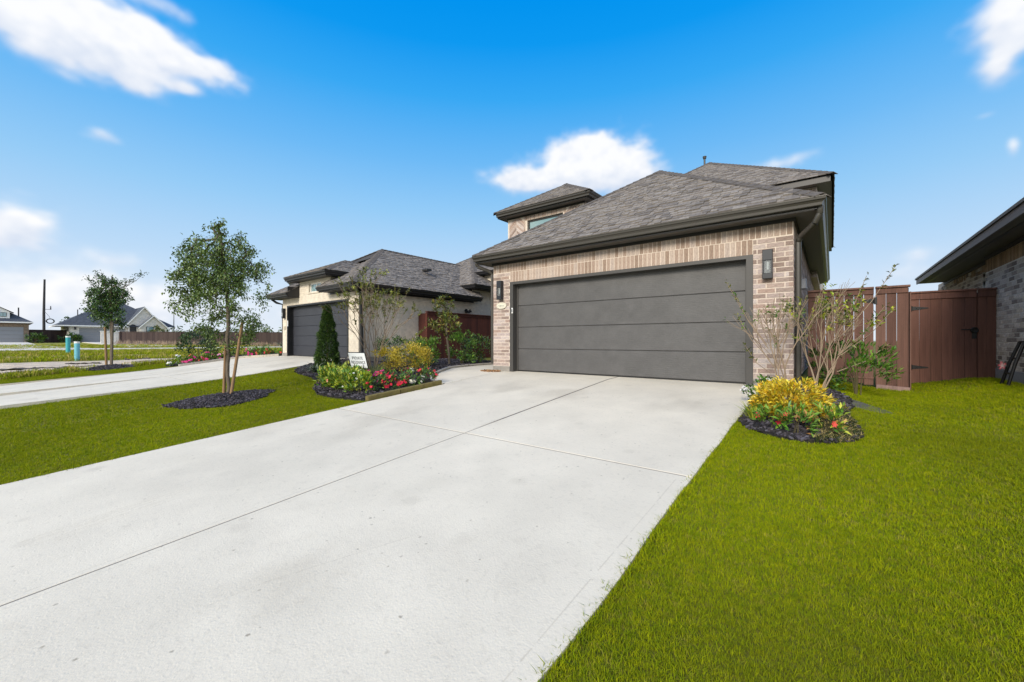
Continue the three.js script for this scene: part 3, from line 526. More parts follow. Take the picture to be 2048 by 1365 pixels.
  const win = mesh('tower_window', merge([box(-1.98, 4.0, -3.46, -1.93, 4.76, -3.41), box(-0.65, 4.0, -3.46, -0.6, 4.76, -3.41), box(-1.93, 4.71, -3.46, -0.65, 4.76, -3.41), box(-1.93, 4.0, -3.46, -0.65, 4.05, -3.41)]), M.trim, house);
  mesh('pane', box(-1.93, 4.05, -3.45, -0.65, 4.71, -3.435), M.glass, win);
  garageDoor(house, 0.05, 4.89, 0.045, 2.1, -0.16, 4, M.door, M.doorFrame, 0.05);
  const kp = mesh('keypad', box(0.012, 1.4, 0.012, 0.05, 1.53, 0.03, 0.006), M.white, house);
  mesh('keypad_cover', box(0.017, 1.43, 0.0305, 0.045, 1.5, 0.036), M.steel, kp);
  mesh('frieze', merge([box(-0.6, 2.59, 0.0, 5.56, 2.645, 0.035), box(5.53, 2.59, -9.3, 5.56, 2.645, -0.001)]), M.frieze, house);
}
{
  const roof = new THREE.Group(); roof.name = 'garage_roof'; house.add(roof);
  const rf = new Roofing(roof, 300); rf.hip(-0.95, 5.9, 0.37, -6.3, 2.8, 0.68, 'frl', true);
  rf.plane(V(5.9, 2.8, -6.3), V(5.9, 2.8, -9.4), V(5.6, 3.0, -9.4), V(5.6, 3.0, -6.3), true); rf.finish();
  eaves(roof, -0.88, 5.82, 0.32, -9.4, 2.645, 0.4, 'fr', 'fr'); mesh('left_fascia', box(-0.88, 2.64, -5.4, -0.858, 2.79, 0.297), M.trim, roof);
  const up = new THREE.Group(); up.name = 'upper_roof'; house.add(up);
  const ru = new Roofing(up, 0); ru.hip(-1.57, 6.03, -5.85, -16.6, 5.1, 0.68, 'fr'); ru.finish();
  eaves(up, -1.53, 5.99, -5.9, -16.55, 4.95, 0.4, 'frlb', '', { fh: 0.14, trim: std({ color: C(66, 63, 62), roughness: 0.5 }) });
  mesh('vent_pipe', tube([V(2.0, 7.5, -9.9), V(2.0, 8.02, -9.9)], 0.035, 8), M.trim, up); mesh('vent_cap', new THREE.CylinderGeometry(0.075, 0.06, 0.09, 10).translate(2.0, 8.06, -9.9), M.trim, up);
  const tr = new THREE.Group(); tr.name = 'tower_roof'; house.add(tr);
  const rt = new Roofing(tr, 0); rt.hip(-3.14, 0.5, -2.98, -6.62, 5.1, 0.62, 'fr'); rt.finish();
  eaves(tr, -3.04, 0.4, -3.08, -6.5, 4.945, 0.3, 'frlb', 'fr'); mesh('tower_frieze', box(-2.82, 4.9, -3.36, 0.16, 4.945, -3.31), M.frieze, house);
  const ds = (pts, name) => { const g = []; for (let i = 0; i < pts.length - 1; i++) { const a = pts[i], b = pts[i + 1]; g.push(tube([a, b], 0.042, 8)); } return mesh(name, merge(g), M.gutter, house); };
  ds([V(5.87, 2.69, 0.3), V(5.86, 2.58, 0.28), V(5.8, 2.46, 0.25), V(5.62, 2.34, 0.0), V(5.59, 2.28, -0.06), V(5.588, 0.12, -0.06), V(5.64, 0.05, -0.02)], 'downspout');
  ds([V(-0.88, 2.66, 0.3), V(-0.86, 2.57, 0.26), V(-0.68, 2.47, 0.05), V(-0.625, 2.4, -0.02), V(-0.625, 0.2, -0.02)], 'downspout');
  mesh('utility_box', box(5.545, 1.68, -1.5, 5.64, 1.86, -1.3, 0.01), std({ color: C(120, 124, 132), roughness: 0.5 }), house);
}
function wallLamp(p, label) {
  const t = thing('wall_lamp', label, 'lamp', p, 0, 'garage wall lamps'), L = M.lampNavy;
  mesh('back_plate', box(-0.06, -0.22, 0, 0.06, 0.22, 0.018), L, t);
  mesh('hood', box(-0.068, 0.06, 0.018, 0.068, 0.228, 0.11, 0.006), L, t);
  mesh('base', box(-0.068, -0.228, 0.018, 0.068, -0.14, 0.11, 0.006), L, t);
  for (const s of [-1, 1]) mesh('side_bar', box(s * 0.068, -0.14, 0.018, s * 0.048, 0.06, 0.108), L, t);
  mesh('glass', box(-0.044, -0.139, 0.09, 0.044, 0.059, 0.096), M.lampGlass, t);
  mesh('bulb', new THREE.CylinderGeometry(0.016, 0.016, 0.12, 10).translate(0, -0.02, 0.05), M.white, t);
  return t;
}
wallLamp([-0.31, 1.97, 0.013], 'dark box wall lamp on the left brick pier above the house number');
wallLamp([5.2, 1.955, 0.013], 'dark box wall lamp on the right brick pier behind the bare shrub');
{
  const t = thing('house_number_plate', 'cream oval plate with dark house numbers on left garage pier', 'sign', [-0.3, 1.6, 0.013]);
  const s = new THREE.Shape(); s.absellipse(0, 0, 0.15, 0.075, 0, Math.PI * 2); const g = new THREE.ExtrudeGeometry(s, { depth: 0.014, bevelEnabled: true, bevelSize: 0.006, bevelThickness: 0.006, bevelSegments: 2, curveSegments: 28 });
  mesh('plate', g, std({ color: C(214, 208, 190), roughness: 0.7, map: re(tSpeck, 3) }), t);
  const tx = canvasTex(256, 128, (c, w, h) => { c.fillStyle = '#d6d2c0'; c.fillRect(0, 0, w, h); c.fillStyle = '#12261e'; c.font = 'bold 92px serif'; c.textAlign = 'center'; c.textBaseline = 'middle'; c.fillText('5415', w / 2, h / 2 + 4); });
  mesh('numbers', new THREE.PlaneGeometry(0.21, 0.085).translate(0, 0, 0.0225), std({ map: tx, roughness: 0.7 }), t);
}

// ---------------------------------------------------------------- neighbour on the left, cream painted brick
{
  const hs = thing('cream_house', 'cream painted brick house with dark garage door and grey hip roofs on the left', 'house');
  mesh('front_wall', merge([box(-12.45, 0, -0.25, -12.0, 2.62, 0), box(-7.25, 0, -0.25, -6.6, 2.62, 0), box(-12.0, 2.22, -0.25, -7.25, 2.62, 0)]), M.cream, hs);
  mesh('side_wall', merge([box(-6.72, 0, -5.6, -6.6, 2.55, -0.252), box(-12.45, 0, -5.6, -12.33, 2.55, -0.252)]), M.cream, hs);
  mesh('rear_wall', box(-12.6, 0, -16, -6.602, 3.06, -5.602), M.cream, hs);
  mesh('header_course', merge([box(-6.6, 2.28, -5.5, -6.592, 2.5, -0.01)]), M.cream, hs);
  mesh('foundation', merge([box(-12.47, -0.2, -0.2, -12.0, 0.24, 0.02), box(-7.25, -0.2, -0.2, -6.58, 0.2, 0.02), box(-6.6, -0.2, -5.6, -6.58, 0.2, -0.2)]), M.foundation, hs);
  const raised = mesh('raised_wall', merge([box(-10.9, 2.622, -2.2, -10.13, 3.1, 0.0), box(-9.15, 2.622, -2.2, -8.45, 3.1, 0.0), box(-10.13, 2.622, -2.2, -9.15, 2.64, 0.0), box(-10.13, 3.0, -2.2, -9.15, 3.1, 0.0), box(-10.2, 2.585, 0.0, -9.08, 2.638, 0.03)]), M.cream, hs);
  const wn = mesh('window', merge([box(-10.13, 2.64, -0.12, -10.08, 3.0, -0.07), box(-9.2, 2.64, -0.12, -9.15, 3.0, -0.07), box(-10.08, 2.95, -0.12, -9.2, 3.0, -0.07), box(-10.08, 2.64, -0.12, -9.2, 2.68, -0.07), box(-9.66, 2.68, -0.115, -9.62, 2.95, -0.075)]), M.white, hs);
  mesh('pane', box(-10.08, 2.68, -0.105, -9.66, 2.95, -0.095), M.glass, wn); mesh('pane', box(-9.62, 2.68, -0.105, -9.2, 2.95, -0.095), M.glass, wn);
  mesh('left_wall', box(-12.5, 2.6, -3.5, -10.91, 3.2, -0.9), M.cream, hs);
  const dg = new THREE.Group(); dg.name = 'garage_bay'; hs.add(dg);
  garageDoor(hs, -11.93, -7.32, 0.14, 2.17, -0.2, 5, M.doorNb, M.black, 0.05);
  hs.remove(dg);
  mesh('keypad', box(-11.95, 1.36, 0.012, -11.9, 1.6, 0.03), M.white, hs);
  mesh('number_plate', box(-12.33, 1.22, 0.001, -12.15, 1.36, 0.015), std({ color: C(168, 158, 140), roughness: 0.8 }), hs);
  const roof = new THREE.Group(); roof.name = 'garage_roof'; hs.add(roof);
  const rf = new Roofing(roof, 260), y = 2.66, x0 = -12.9, x1 = -6.18, zf = 0.47, p = 0.62, h = (x1 - x0) / 2, AP = V((x0 + x1) / 2, y + h * p, zf - h), RB = V((x0 + x1) / 2, y + h * p, -7.66);
  rf.plane(V(x1, y, zf), V(x1, y, -5.75), RB, AP, true);
  rf.plane(V(-8.6, y, zf), V(x1, y, zf), V(-8.6, y + 2.42 * p, zf - 2.42), V(-8.6, y + 2.42 * p, zf - 2.42), true);
  rf.plane(V(x0, y, zf), V(-10.9, y, zf), V(-10.9, y + 2 * p, zf - 2), V(-10.9, y + 2 * p, zf - 2), true);
  rf.decks.push([V(-10.9, y + 2 * p, zf - 2), V(-8.6, y + 2.42 * p, zf - 2.42), AP, AP]); rf.plane(V(x0, y, -5.75), V(x0, y, zf), AP, RB, false);
  rf.cap(V(x1, y, zf), AP); rf.cap(V(x0, y, zf), AP); rf.cap(AP, RB); rf.finish();
  const gm = M.gutterNb, T = { gutter: gm, trim: M.black, soffit: M.frieze };
  eaves(roof, -8.5, x1 - 0.08, 0.42, -5.75, 2.5, 0.4, 'fr', 'fr', T); eaves(roof, x0 + 0.08, -10.92, 0.42, -0.1, 2.5, 0.4, 'fr', 'f', T);
  mesh('cheek', box(-10.915, 2.5, -0.02, -10.902, 2.9, 0.46), M.black, roof);
  const rr2 = new THREE.Group(); rr2.name = 'raised_roof'; hs.add(rr2);
  const ra = new Roofing(rr2, 0); ra.hip(-11.3, -8.0, 0.42, -3.6, 3.26, 0.45, 'fr'); ra.finish(); eaves(rr2, -11.22, -8.08, 0.36, -3.5, 3.1, 0.4, 'fr', 'fr', T);
  const rl = new Roofing(rr2, 0); rl.hip(-13.0, -10.2, -0.5, -4.5, 3.36, 0.45, 'fr'); rl.finish(); 
  const lr = new THREE.Group(); lr.name = 'left_roof'; hs.add(lr); eaves(lr, -12.92, -10.3, -0.56, -4.4, 3.2, 0.4, 'fl', 'fl', T);
  const wr = new THREE.Group(); wr.name = 'rear_roof'; hs.add(wr);
  const rw = new Roofing(wr, 0); rw.hip(-13.0, -6.1, -5.2, -16, 3.2, 0.62, 'fr'); rw.finish(); eaves(wr, -12.92, -6.18, -5.26, -15.9, 3.04, 0.4, 'fr', 'fr', T);
  const tr = new THREE.Group(); tr.name = 'rear_tier_roof'; hs.add(tr);
  mesh('rear_tier_wall', box(-7.2, 3.1, -9, -6.3, 3.85, -6.8), M.cream, hs);
  const rt = new Roofing(tr, 0); rt.hip(-7.45, -5.95, -6.45, -9.4, 3.98, 0.5, 'fr'); rt.finish(); eaves(tr, -7.38, -6.02, -6.5, -9.3, 3.84, 0.3, 'frlb', 'f', T);
  mesh('frieze', merge([box(-6.598, 2.44, -5.6, -6.57, 2.5, 0.0), box(-8.45, 2.44, 0, -6.6, 2.5, 0.025)]), M.black, hs);
  mesh('downspout', merge([tube([V(-6.5, 2.5, 0.2), V(-6.54, 2.36, -0.05), V(-6.54, 0.2, -0.1)], 0.055, 8)]), M.gutterNb, hs);
  mesh('downspout', merge([tube([V(-12.8, 2.52, 0.3), V(-12.7, 2.38, 0.15), V(-12.53, 2.3, -0.05), V(-12.53, 0.2, -0.05)], 0.05, 8)]), M.gutterNb, hs);
  mesh('roof_vent', box(-7.75, 3.72, -3.95, -7.45, 3.82, -3.65, 0.02), M.trim, hs);
  const fl = thing('flood_lamp', 'small black twin flood lamp on the cream side wall under eave', 'lamp', [-6.6, 2.02, -5.15]);
  mesh('mount', new THREE.CylinderGeometry(0.06, 0.06, 0.04, 12).rotateZ(Math.PI / 2).translate(0.02, 0, 0), M.black, fl);
  for (const s of [-1, 1]) mesh('lamp_head', new THREE.CylinderGeometry(0.075, 0.045, 0.14, 12).rotateX(s * 0.9).rotateZ(-0.6).translate(0.12, 0.02, s * 0.09), M.black, fl);
  const hb = thing('garden_hose', 'pale coiled hose hung on the cream wall beside the fence end', 'hose', [-6.55, 0.95, -2.45]);
  const hp = []; for (let i = 0; i < 60; i++) { const a = i / 60 * Math.PI * 5; hp.push(V(0.02 + i * 0.0009, Math.cos(a) * 0.14, Math.sin(a) * 0.14 * (0.9 + 0.1 * Math.sin(i)))); } mesh('coil', tube(hp, 0.013, 6), M.curb, hb); mesh('tap', box(-0.04, 0.13, -0.02, 0.05, 0.17, 0.02), M.steel, hb);
  const t = thing('wall_lamp', 'black box wall lamp on the left corner of the cream house', 'lamp', [-12.22, 1.9, 0.004], 0, 'garage wall lamps');
  mesh('hood', box(-0.07, -0.2, 0, 0.07, 0.22, 0.12, 0.01), M.black, t); mesh('glass', box(-0.05, -0.12, 0.1205, 0.05, 0.05, 0.126), M.lampGlass, t);
}

// ---------------------------------------------------------------- neighbour on the right, grey brick
{
  const hs = thing('grey_brick_house', 'grey mottled brick house with dark eave at the right edge', 'house');
  const near = mesh('side_wall', box(8.4, 0.24, -4.55, 8.7, 2.44, 0.6), M.mortarGrey, hs);
  const back = mesh('side_wall', merge([box(8.52, 0.24, -10, 8.8, 2.44, -5.35), box(8.52, 0.24, -5.35, 8.8, 1.5, -4.552), box(8.52, 2.25, -5.35, 8.8, 2.44, -4.552)]), M.mortarGrey, hs);
  mesh('wall', box(8.72, 0, -10, 16, 2.44, 0.58), M.brickFarGrey, hs);
  mesh('foundation', merge([box(8.375, -0.4, -4.56, 8.7, 0.24, 0.62, 0.012), box(8.5, -0.4, -10, 8.7, 0.24, -4.562)]), std({ color: C(142, 146, 154), roughness: 0.95, map: re(tSpeck, 1.2), bumpMap: re(tSpeckB, 4), bumpScale: 0.004 }), hs);
  const bk = new Masonry(hs, 'brick', 300);
  const F = { o: V(8.4, 0, -4.55), u: V(0, 0, 1), v: V(0, 1, 0), n: V(-1, 0, 0) }, FB = { o: V(8.52, 0, -10), u: V(0, 0, 1), v: V(0, 1, 0), n: V(-1, 0, 0) };
  bk.soldier(F, 0.003, 2.4, 2.1, 0.235, BGS, { host: near });
  bk.run(F, 2.5, 1.84, BG, [], { y0: 0.25, host: near });
  bk.left = 40; bk.run(FB, 5.44, 0.9, BG, [[4.65, 1, 5.5, 2.26]], { y0: 1.46, host: back }); bk.soldier(FB, 2.0, 5.44, 2.2, 0.2, BGS);
  bk.left = 0; bk.run({ ...F, o: V(8.4, 0, -2.04) }, 2.6, 1.84, BG, [], { y0: 0.25 }); bk.soldier({ ...F, o: V(8.4, 0, -2.14) }, 0, 2.7, 2.1, 0.235, BGS); bk.finish();
  const wn = mesh('window', merge([box(8.6, 1.5, -5.35, 8.64, 2.25, -5.3), box(8.6, 1.5, -4.61, 8.64, 2.25, -4.552), box(8.6, 2.2, -5.3, 8.64, 2.25, -4.61), box(8.6, 1.5, -5.3, 8.64, 1.55, -4.61)]), M.white, hs); mesh('pane', box(8.615, 1.55, -5.3, 8.625, 2.2, -4.61), M.glass, wn);
  const roof = new THREE.Group(); roof.name = 'roof'; hs.add(roof);
  const dk = std({ color: C(74, 74, 80), roughness: 0.45 });
  mesh('fascia', box(7.94, 2.4, -9.1, 7.965, 2.545, 1.0), dk, roof); mesh('drip_edge', box(7.915, 2.53, -9.15, 7.939, 2.575, 1.02), M.trim, roof);
  mesh('soffit', box(7.966, 2.415, -9.1, 8.9, 2.435, 1.0), std({ color: C(84, 83, 84), roughness: 0.6 }), roof);
  mesh('frieze', merge([box(8.375, 2.34, -4.55, 8.398, 2.413, 0.62), box(8.495, 2.34, -9.1, 8.518, 2.413, -4.552)]), M.frieze, roof);
  mesh('soffit_vent', box(8.1, 2.409, -9, 8.16, 2.414, 0.9), M.black, roof);
  const rf = new Roofing(roof, 0); rf.plane(V(7.93, 2.58, -9.12), V(7.93, 2.58, 1.02), V(12, 5.2, -3.6), V(12, 5.2, -5.05), false); rf.decks.push([V(16, 2.58, 1.02), V(16, 2.58, -9.12), V(12, 5.2, -5.05), V(12, 5.2, -3.6)]); rf.decks.push([V(7.93, 2.58, 1.02), V(16, 2.58, 1.02), V(12, 5.2, -3.6), V(12, 5.2, -3.6)]); rf.decks.push([V(16, 2.58, -9.12), V(7.93, 2.58, -9.12), V(12, 5.2, -5.05), V(12, 5.2, -5.05)]); rf.finish();
}

// ---------------------------------------------------------------- fences
const FB1 = [[108, 77, 66], [99, 70, 60], [118, 87, 75], [92, 64, 55], [104, 72, 60]].map(c => fence(...c)), FB2 = [[106, 71, 60], [96, 63, 53], [114, 79, 67], [100, 66, 54]].map(c => fence(...c)), FB3 = [[88, 42, 31], [80, 37, 28], [96, 48, 35]].map(c => fence(...c)), FB4 = [[70, 56, 52], [62, 49, 46], [76, 62, 57]].map(c => fence(...c));
// boards from P to Q (x, z), feet follow yb(t), tops at yt; n toward the viewer
function boards(parent, P, Q, yb, yt, mats, w = 0.138, n = 1, gap = 0.004) {
  const L = Math.hypot(Q[0] - P[0], Q[1] - P[1]), a = Math.atan2(-(Q[1] - P[1]), Q[0] - P[0]), cnt = Math.max(1, Math.round(L / w)), st = L / cnt;
  for (let i = 0; i < cnt; i++) {
    const t = (i + 0.5) / cnt, b = yb(t), h = yt - b, bw = st - gap * (0.6 + R());
    const m = mesh('board', UNIT, pick(mats), parent); m.position.set(lerp(P[0], Q[0], t), b + h / 2, lerp(P[1], Q[1], t)); m.rotation.set(0, a, (R() - 0.5) * 0.003); m.scale.set(bw, h, 0.018); m.translateZ(n * (0.01 + R() * 0.004));
  }
}
function rail(parent, name, P, Q, y0, y1, th, off, mat) { // horizontal member along P-Q
  const L = Math.hypot(Q[0] - P[0], Q[1] - P[1]), a = Math.atan2(-(Q[1] - P[1]), Q[0] - P[0]); const g = box(-L / 2, 0, -th / 2, L / 2, y1 - y0, th / 2, 0.004);
  const m = mesh(name, g, mat, parent); m.position.set((P[0] + Q[0]) / 2, y0, (P[1] + Q[1]) / 2); m.rotation.y = a; m.translateZ(off); return m;
}
function strapHinge(parent, x, y, z, dir, len = 0.2) { // tapering strap with its barrel plate at x
  const s = new THREE.Shape(); s.moveTo(0, -0.042); s.lineTo(dir * len, -0.01); s.lineTo(dir * len, 0.01); s.lineTo(0, 0.042); s.closePath();
  const g = new THREE.ExtrudeGeometry(s, { depth: 0.006, bevelEnabled: false }).translate(x, y, z), pl = box(x - dir * 0.045, y - 0.065, z, x - dir * 0.004, y + 0.065, z + 0.006), br = new THREE.CylinderGeometry(0.011, 0.011, 0.1, 8).translate(x, y, z + 0.012);
  const bl = [0.3, 0.6].map(k => new THREE.SphereGeometry(0.008, 6, 5).translate(x + dir * len * k, y, z + 0.007)); return mesh('hinge', merge([wuv(g), pl, br, ...bl]), M.blackIron, parent);
}
{ // our side yard: gate next to the house and a short fixed panel
  const zf = -2.36, gt = thing('side_yard_gate', 'reddish brown wooden gate behind the bare shrubs beside the garage', 'gate', [0, 0, 0]);
  boards(gt, [5.62, zf], [6.6, zf], (t) => H(lerp(5.62, 6.6, t), zf) + 0.05, 1.62, FB1, 0.142, 1, 0.006);
  rail(gt, 'face_rail', [5.62, zf], [6.6, zf], 1.6, 1.7, 0.02, 0.034, FB1[1]); rail(gt, 'cap_rail', [5.62, zf], [6.6, zf], 1.7, 1.735, 0.13, 0.01, FB1[2]);
  rail(gt, 'back_rail', [5.62, zf], [6.6, zf], 0.25, 0.34, 0.04, -0.022, FB1[0]); rail(gt, 'back_rail', [5.62, zf], [6.6, zf], 1.3, 1.39, 0.04, -0.022, FB1[0]);
  rail(gt, 'bottom_trim', [6.25, zf], [6.6, zf], 0.05, 0.085, 0.012, 0.03, FB1[2]);
  strapHinge(gt, 6.6, 0.36, zf + 0.026, -1); strapHinge(gt, 6.6, 1.48, zf + 0.026, -1);
  const fp = thing('fence_panel', 'short fixed fence panel of three brown boards right of the side gate', 'fence', [0, 0, 0]);
  boards(fp, [6.625, zf], [7.05, zf], (t) => H(lerp(6.62, 7.05, t), zf) + 0.06, 1.62, FB1, 0.142, 1, 0.005);
  rail(fp, 'face_rail', [6.625, zf], [7.05, zf], 1.6, 1.7, 0.02, 0.034, FB1[0]); rail(fp, 'cap_rail', [6.625, zf], [7.08, zf], 1.7, 1.735, 0.13, 0.01, FB1[2]);
  rail(fp, 'rot_board', [6.625, zf], [7.07, zf], -0.2, -0.06, 0.03, 0.032, fence(150, 124, 118)).rotation.z = -0.06;
  mesh('post', box(6.98, -0.3, zf - 0.11, 7.065, 1.69, zf - 0.012), FB1[3], fp);
  // return along the lot line to the neighbour's gate
  boards(fp, [7.075, zf - 0.02], [7.075, -3.8], (t) => H(7.07, lerp(zf, -3.8, t)) + 0.03, 1.62, FB1, 0.142, 1);
  const g2 = thing('neighbour_gate', 'dark brown wooden gate with ring latch beside the grey brick wall', 'gate', [0, 0, 0]), z2 = -3.85;
  boards(g2, [7.22, z2], [8.14, z2], (t) => H(lerp(7.2, 8.14, t), z2) + 0.02, 1.6, FB2, 0.142, 1, 0.002);
  rail(g2, 'face_rail', [7.22, z2], [8.14, z2], 1.575, 1.7, 0.02, 0.034, FB2[0]); rail(g2, 'cap_rail', [7.22, z2], [8.14, z2], 1.7, 1.735, 0.12, 0.01, FB2[2]);
  strapHinge(g2, 7.26, 0.22, z2 + 0.026, 1, 0.24); strapHinge(g2, 7.26, 1.4, z2 + 0.026, 1, 0.24);
  const la = new THREE.Group(); la.name = 'latch'; g2.add(la); la.position.set(8.11, 0.95, z2 + 0.028);
  mesh('latch_plate', box(-0.03, -0.16, 0, 0.03, 0.05, 0.01), M.blackIron, la); mesh('ring', new THREE.TorusGeometry(0.045, 0.012, 8, 16).translate(0.0, 0.0, 0.02), M.blackIron, la); mesh('lever', tube([V(0, 0.01, 0.03), V(-0.09, 0.012, 0.035), V(-0.17, 0.014, 0.03)], 0.009, 6), M.blackIron, la);
  mesh('gate_stop', box(8.1, -0.1, z2 - 0.1, 8.2, 1.66, z2 - 0.015), FB2[1], g2);
  const p2 = thing('fence_panel', 'narrow fixed fence board strip between ring latch gate and grey brick', 'fence', [0, 0, 0]);
  boards(p2, [8.155, z2], [8.385, z2], (t) => H(lerp(8.15, 8.38, t), z2) + 0.0, 1.6, FB2, 0.12, 1, 0.002); rail(p2, 'face_rail', [8.155, z2], [8.385, z2], 1.575, 1.7, 0.02, 0.034, FB2[1]); rail(p2, 'cap_rail', [8.155, z2], [8.39, z2], 1.7, 1.735, 0.12, 0.01, FB2[2]);
  const lf = thing('lot_fence', 'dark red wooden fence between the garden bed and cream house', 'fence', [0, 0, 0]);
  boards(lf, [-5.96, -2.4], [-5.96, -9.6], () => 0.03, 1.78, FB3, 0.142, 1, 0.003);
  rail(lf, 'face_rail', [-5.96, -2.4], [-5.96, -9.6], 1.74, 1.84, 0.02, 0.034, FB3[1]); rail(lf, 'cap_rail', [-5.96, -2.38], [-5.96, -9.6], 1.84, 1.87, 0.12, 0.01, FB3[2]); mesh('post', box(-6.04, 0, -2.52, -5.972, 1.83, -2.42), FB3[0], lf);
  mesh('end_boards', box(-6.58, 0.03, -2.56, -6.045, 1.8, -2.525), FB3[1], lf);
}

// ---------------------------------------------------------------- plants
const rdir = (r) => { const z = r() * 2 - 1, a = r() * Math.PI * 2, s = Math.sqrt(1 - z * z); return V(Math.cos(a) * s, z, Math.sin(a) * s); };
class Leaves {
  constructor() { this.p = []; this.c = []; this.i = []; }
  add(p, dir, len, wid, col, r, fold = 0.25, droop = 0.15) {
    const d = dir.clone().normalize(), s = d.clone().cross(Math.abs(d.y) > 0.95 ? V(1, 0, 0) : V(0, 1, 0)).normalize(); s.applyAxisAngle(d, (r() - 0.5) * 1.6); const n = s.clone().cross(d);
    const o = this.p.length / 3, q = (a, b, c) => { const v = p.clone().addScaledVector(d, a).addScaledVector(s, b).addScaledVector(n, c); this.p.push(v.x, v.y, v.z); this.c.push(col.r, col.g, col.b); };
    q(0, 0, 0); q(len * 0.42, wid / 2, wid * fold); q(len * 0.42, -wid / 2, wid * fold); q(len * 0.5, 0, -wid * fold * 0.3); q(len, 0, -len * droop);
    this.i.push(o, o + 1, o + 3, o + 3, o + 1, o + 4, o, o + 3, o + 2, o + 3, o + 4, o + 2);
  }
  blade(p, dir, len, wid, col, bend = 0.6, seg = 4) { // arching strap leaf
    let d = dir.clone().normalize(), s = d.clone().cross(V(0, 1, 0)); if (s.lengthSq() < 1e-4) s.set(1, 0, 0); s.normalize(); let q = p.clone(); const o = this.p.length / 3, side = V(d.x, 0, d.z).normalize();
    for (let k = 0; k <= seg; k++) { const w = wid / 2 * (k === 0 ? 0.7 : 1 - (k / seg) ** 2 * 0.95); for (const e of [-1, 1]) { const v = q.clone().addScaledVector(s, e * w); this.p.push(v.x, v.y, v.z); this.c.push(col.r, col.g, col.b); } q.addScaledVector(d, len / seg); d.add(V(side.x, -1, side.z).multiplyScalar(bend / seg)).normalize(); }
    for (let k = 0; k < seg; k++) { const a = o + k * 2; this.i.push(a, a + 1, a + 2, a + 1, a + 3, a + 2); }
  }
  flower(p, n, rad, col, r, petals = 5, eye = null) {
    const a = n.clone().normalize(), s = a.clone().cross(Math.abs(a.y) > 0.9 ? V(1, 0, 0) : V(0, 1, 0)).normalize(), t = a.clone().cross(s), o = this.p.length / 3, put = (v, c) => { this.p.push(v.x, v.y, v.z); this.c.push(c.r, c.g, c.b); };
    put(p.clone().addScaledVector(a, -rad * 0.15), eye || col); const N = petals * 3, ph = r() * 6;
    for (let k = 0; k < N; k++) { const q = k / N * Math.PI * 2 + ph, m = k % 3 === 0 ? 0.5 : 1, rd = rad * (m * (0.9 + r() * 0.2)); put(p.clone().addScaledVector(s, Math.cos(q) * rd).addScaledVector(t, Math.sin(q) * rd).addScaledVector(a, m > 0.6 ? rad * 0.2 * (r() - 0.2) : 0), col); }
    for (let k = 0; k < N; k++) this.i.push(o, o + 1 + k, o + 1 + (k + 1) % N);
  }
  build(name, parent, mat = LEAF) { if (!this.i.length) return null; const g = new THREE.BufferGeometry(); g.setAttribute('position', new THREE.Float32BufferAttribute(this.p, 3)); g.setAttribute('color', new THREE.Float32BufferAttribute(this.c, 3)); g.setIndex(this.i); g.computeVertexNormals(); return mesh(name, g, mat, parent); }
}
const vary = (cols, r, k = 0.22) => { const c = pick(cols, r).clone(); const f = 1 + (r() - 0.5) * 2 * k; return c.multiplyScalar(f); };
// branching skeleton: roots = polylines, tips joined one after another to the nearest wood
function grow(roots, tips, r, step = 0.12, rt = 0.004, pw = 0.5) {
  const N = []; const add = (p, par) => { N.push({ p, par, k: 0, ch: 0 }); return N.length - 1; };
  for (const line of roots) { let par = -1; line.forEach((p) => { par = add(p, par); }); }
  const c = roots[0][roots[0].length - 1]; tips = tips.slice().sort((a, b) => a.distanceTo(c) - b.distanceTo(c)); const ends = [];
  for (const t of tips) {
    let best = 0, bd = 1e9; for (let i = 0; i < N.length; i++) { const d = N[i].p.distanceTo(t) * (1 + 0.9 * Math.max(0, N[i].p.y - t.y + 0.05)) + (N[i].par < 0 ? 0.2 : 0); if (d < bd) { bd = d; best = i; } }
    const a = N[best].p, L = a.distanceTo(t), n = Math.max(1, Math.ceil(L / step)); let gd = N[best].par >= 0 ? a.clone().sub(N[N[best].par].p).normalize() : V(0, 1, 0); gd.lerp(V(0, 1, 0), 0.2);
    const ctl = a.clone().addScaledVector(gd, L * 0.35).lerp(t, 0.25); let par = best;
    for (let k = 1; k <= n; k++) { const u = k / n, p = a.clone().multiplyScalar((1 - u) ** 2).addScaledVector(ctl, 2 * u * (1 - u)).addScaledVector(t, u * u); if (k < n) p.add(rdir(r).multiplyScalar(step * 0.1)); par = add(p, par); }
    ends.push(par);
  }
  for (const e of ends) { let i = e; while (i >= 0) { N[i].k++; i = N[i].par; } }
  N.forEach(n => { n.r = rt * Math.pow(Math.max(1, n.k), pw); });
  const geos = [], done = new Set();
  const kids = N.map(() => []); N.forEach((n, i) => { if (n.par >= 0) kids[n.par].push(i); });
  const strand = (start, from) => { const pts = [], rad = []; if (from >= 0) { pts.push(N[from].p); rad.push(Math.min(N[from].r, N[start].r * 1.25)); } let i = start; for (;;) { pts.push(N[i].p); rad.push(N[i].r); const ks = kids[i].slice().sort((a, b) => N[b].k - N[a].k); for (const x of ks.slice(1)) strand(x, i); if (!ks.length) break; i = ks[0]; } if (pts.length > 1) geos.push(tube(pts, rad, rad[0] > 0.02 ? 8 : rad[0] > 0.006 ? 5 : 4, false)); };
  N.forEach((n, i) => { if (n.par < 0) strand(i, -1); });
  return { nodes: N, ends, geo: merge(geos) };
}
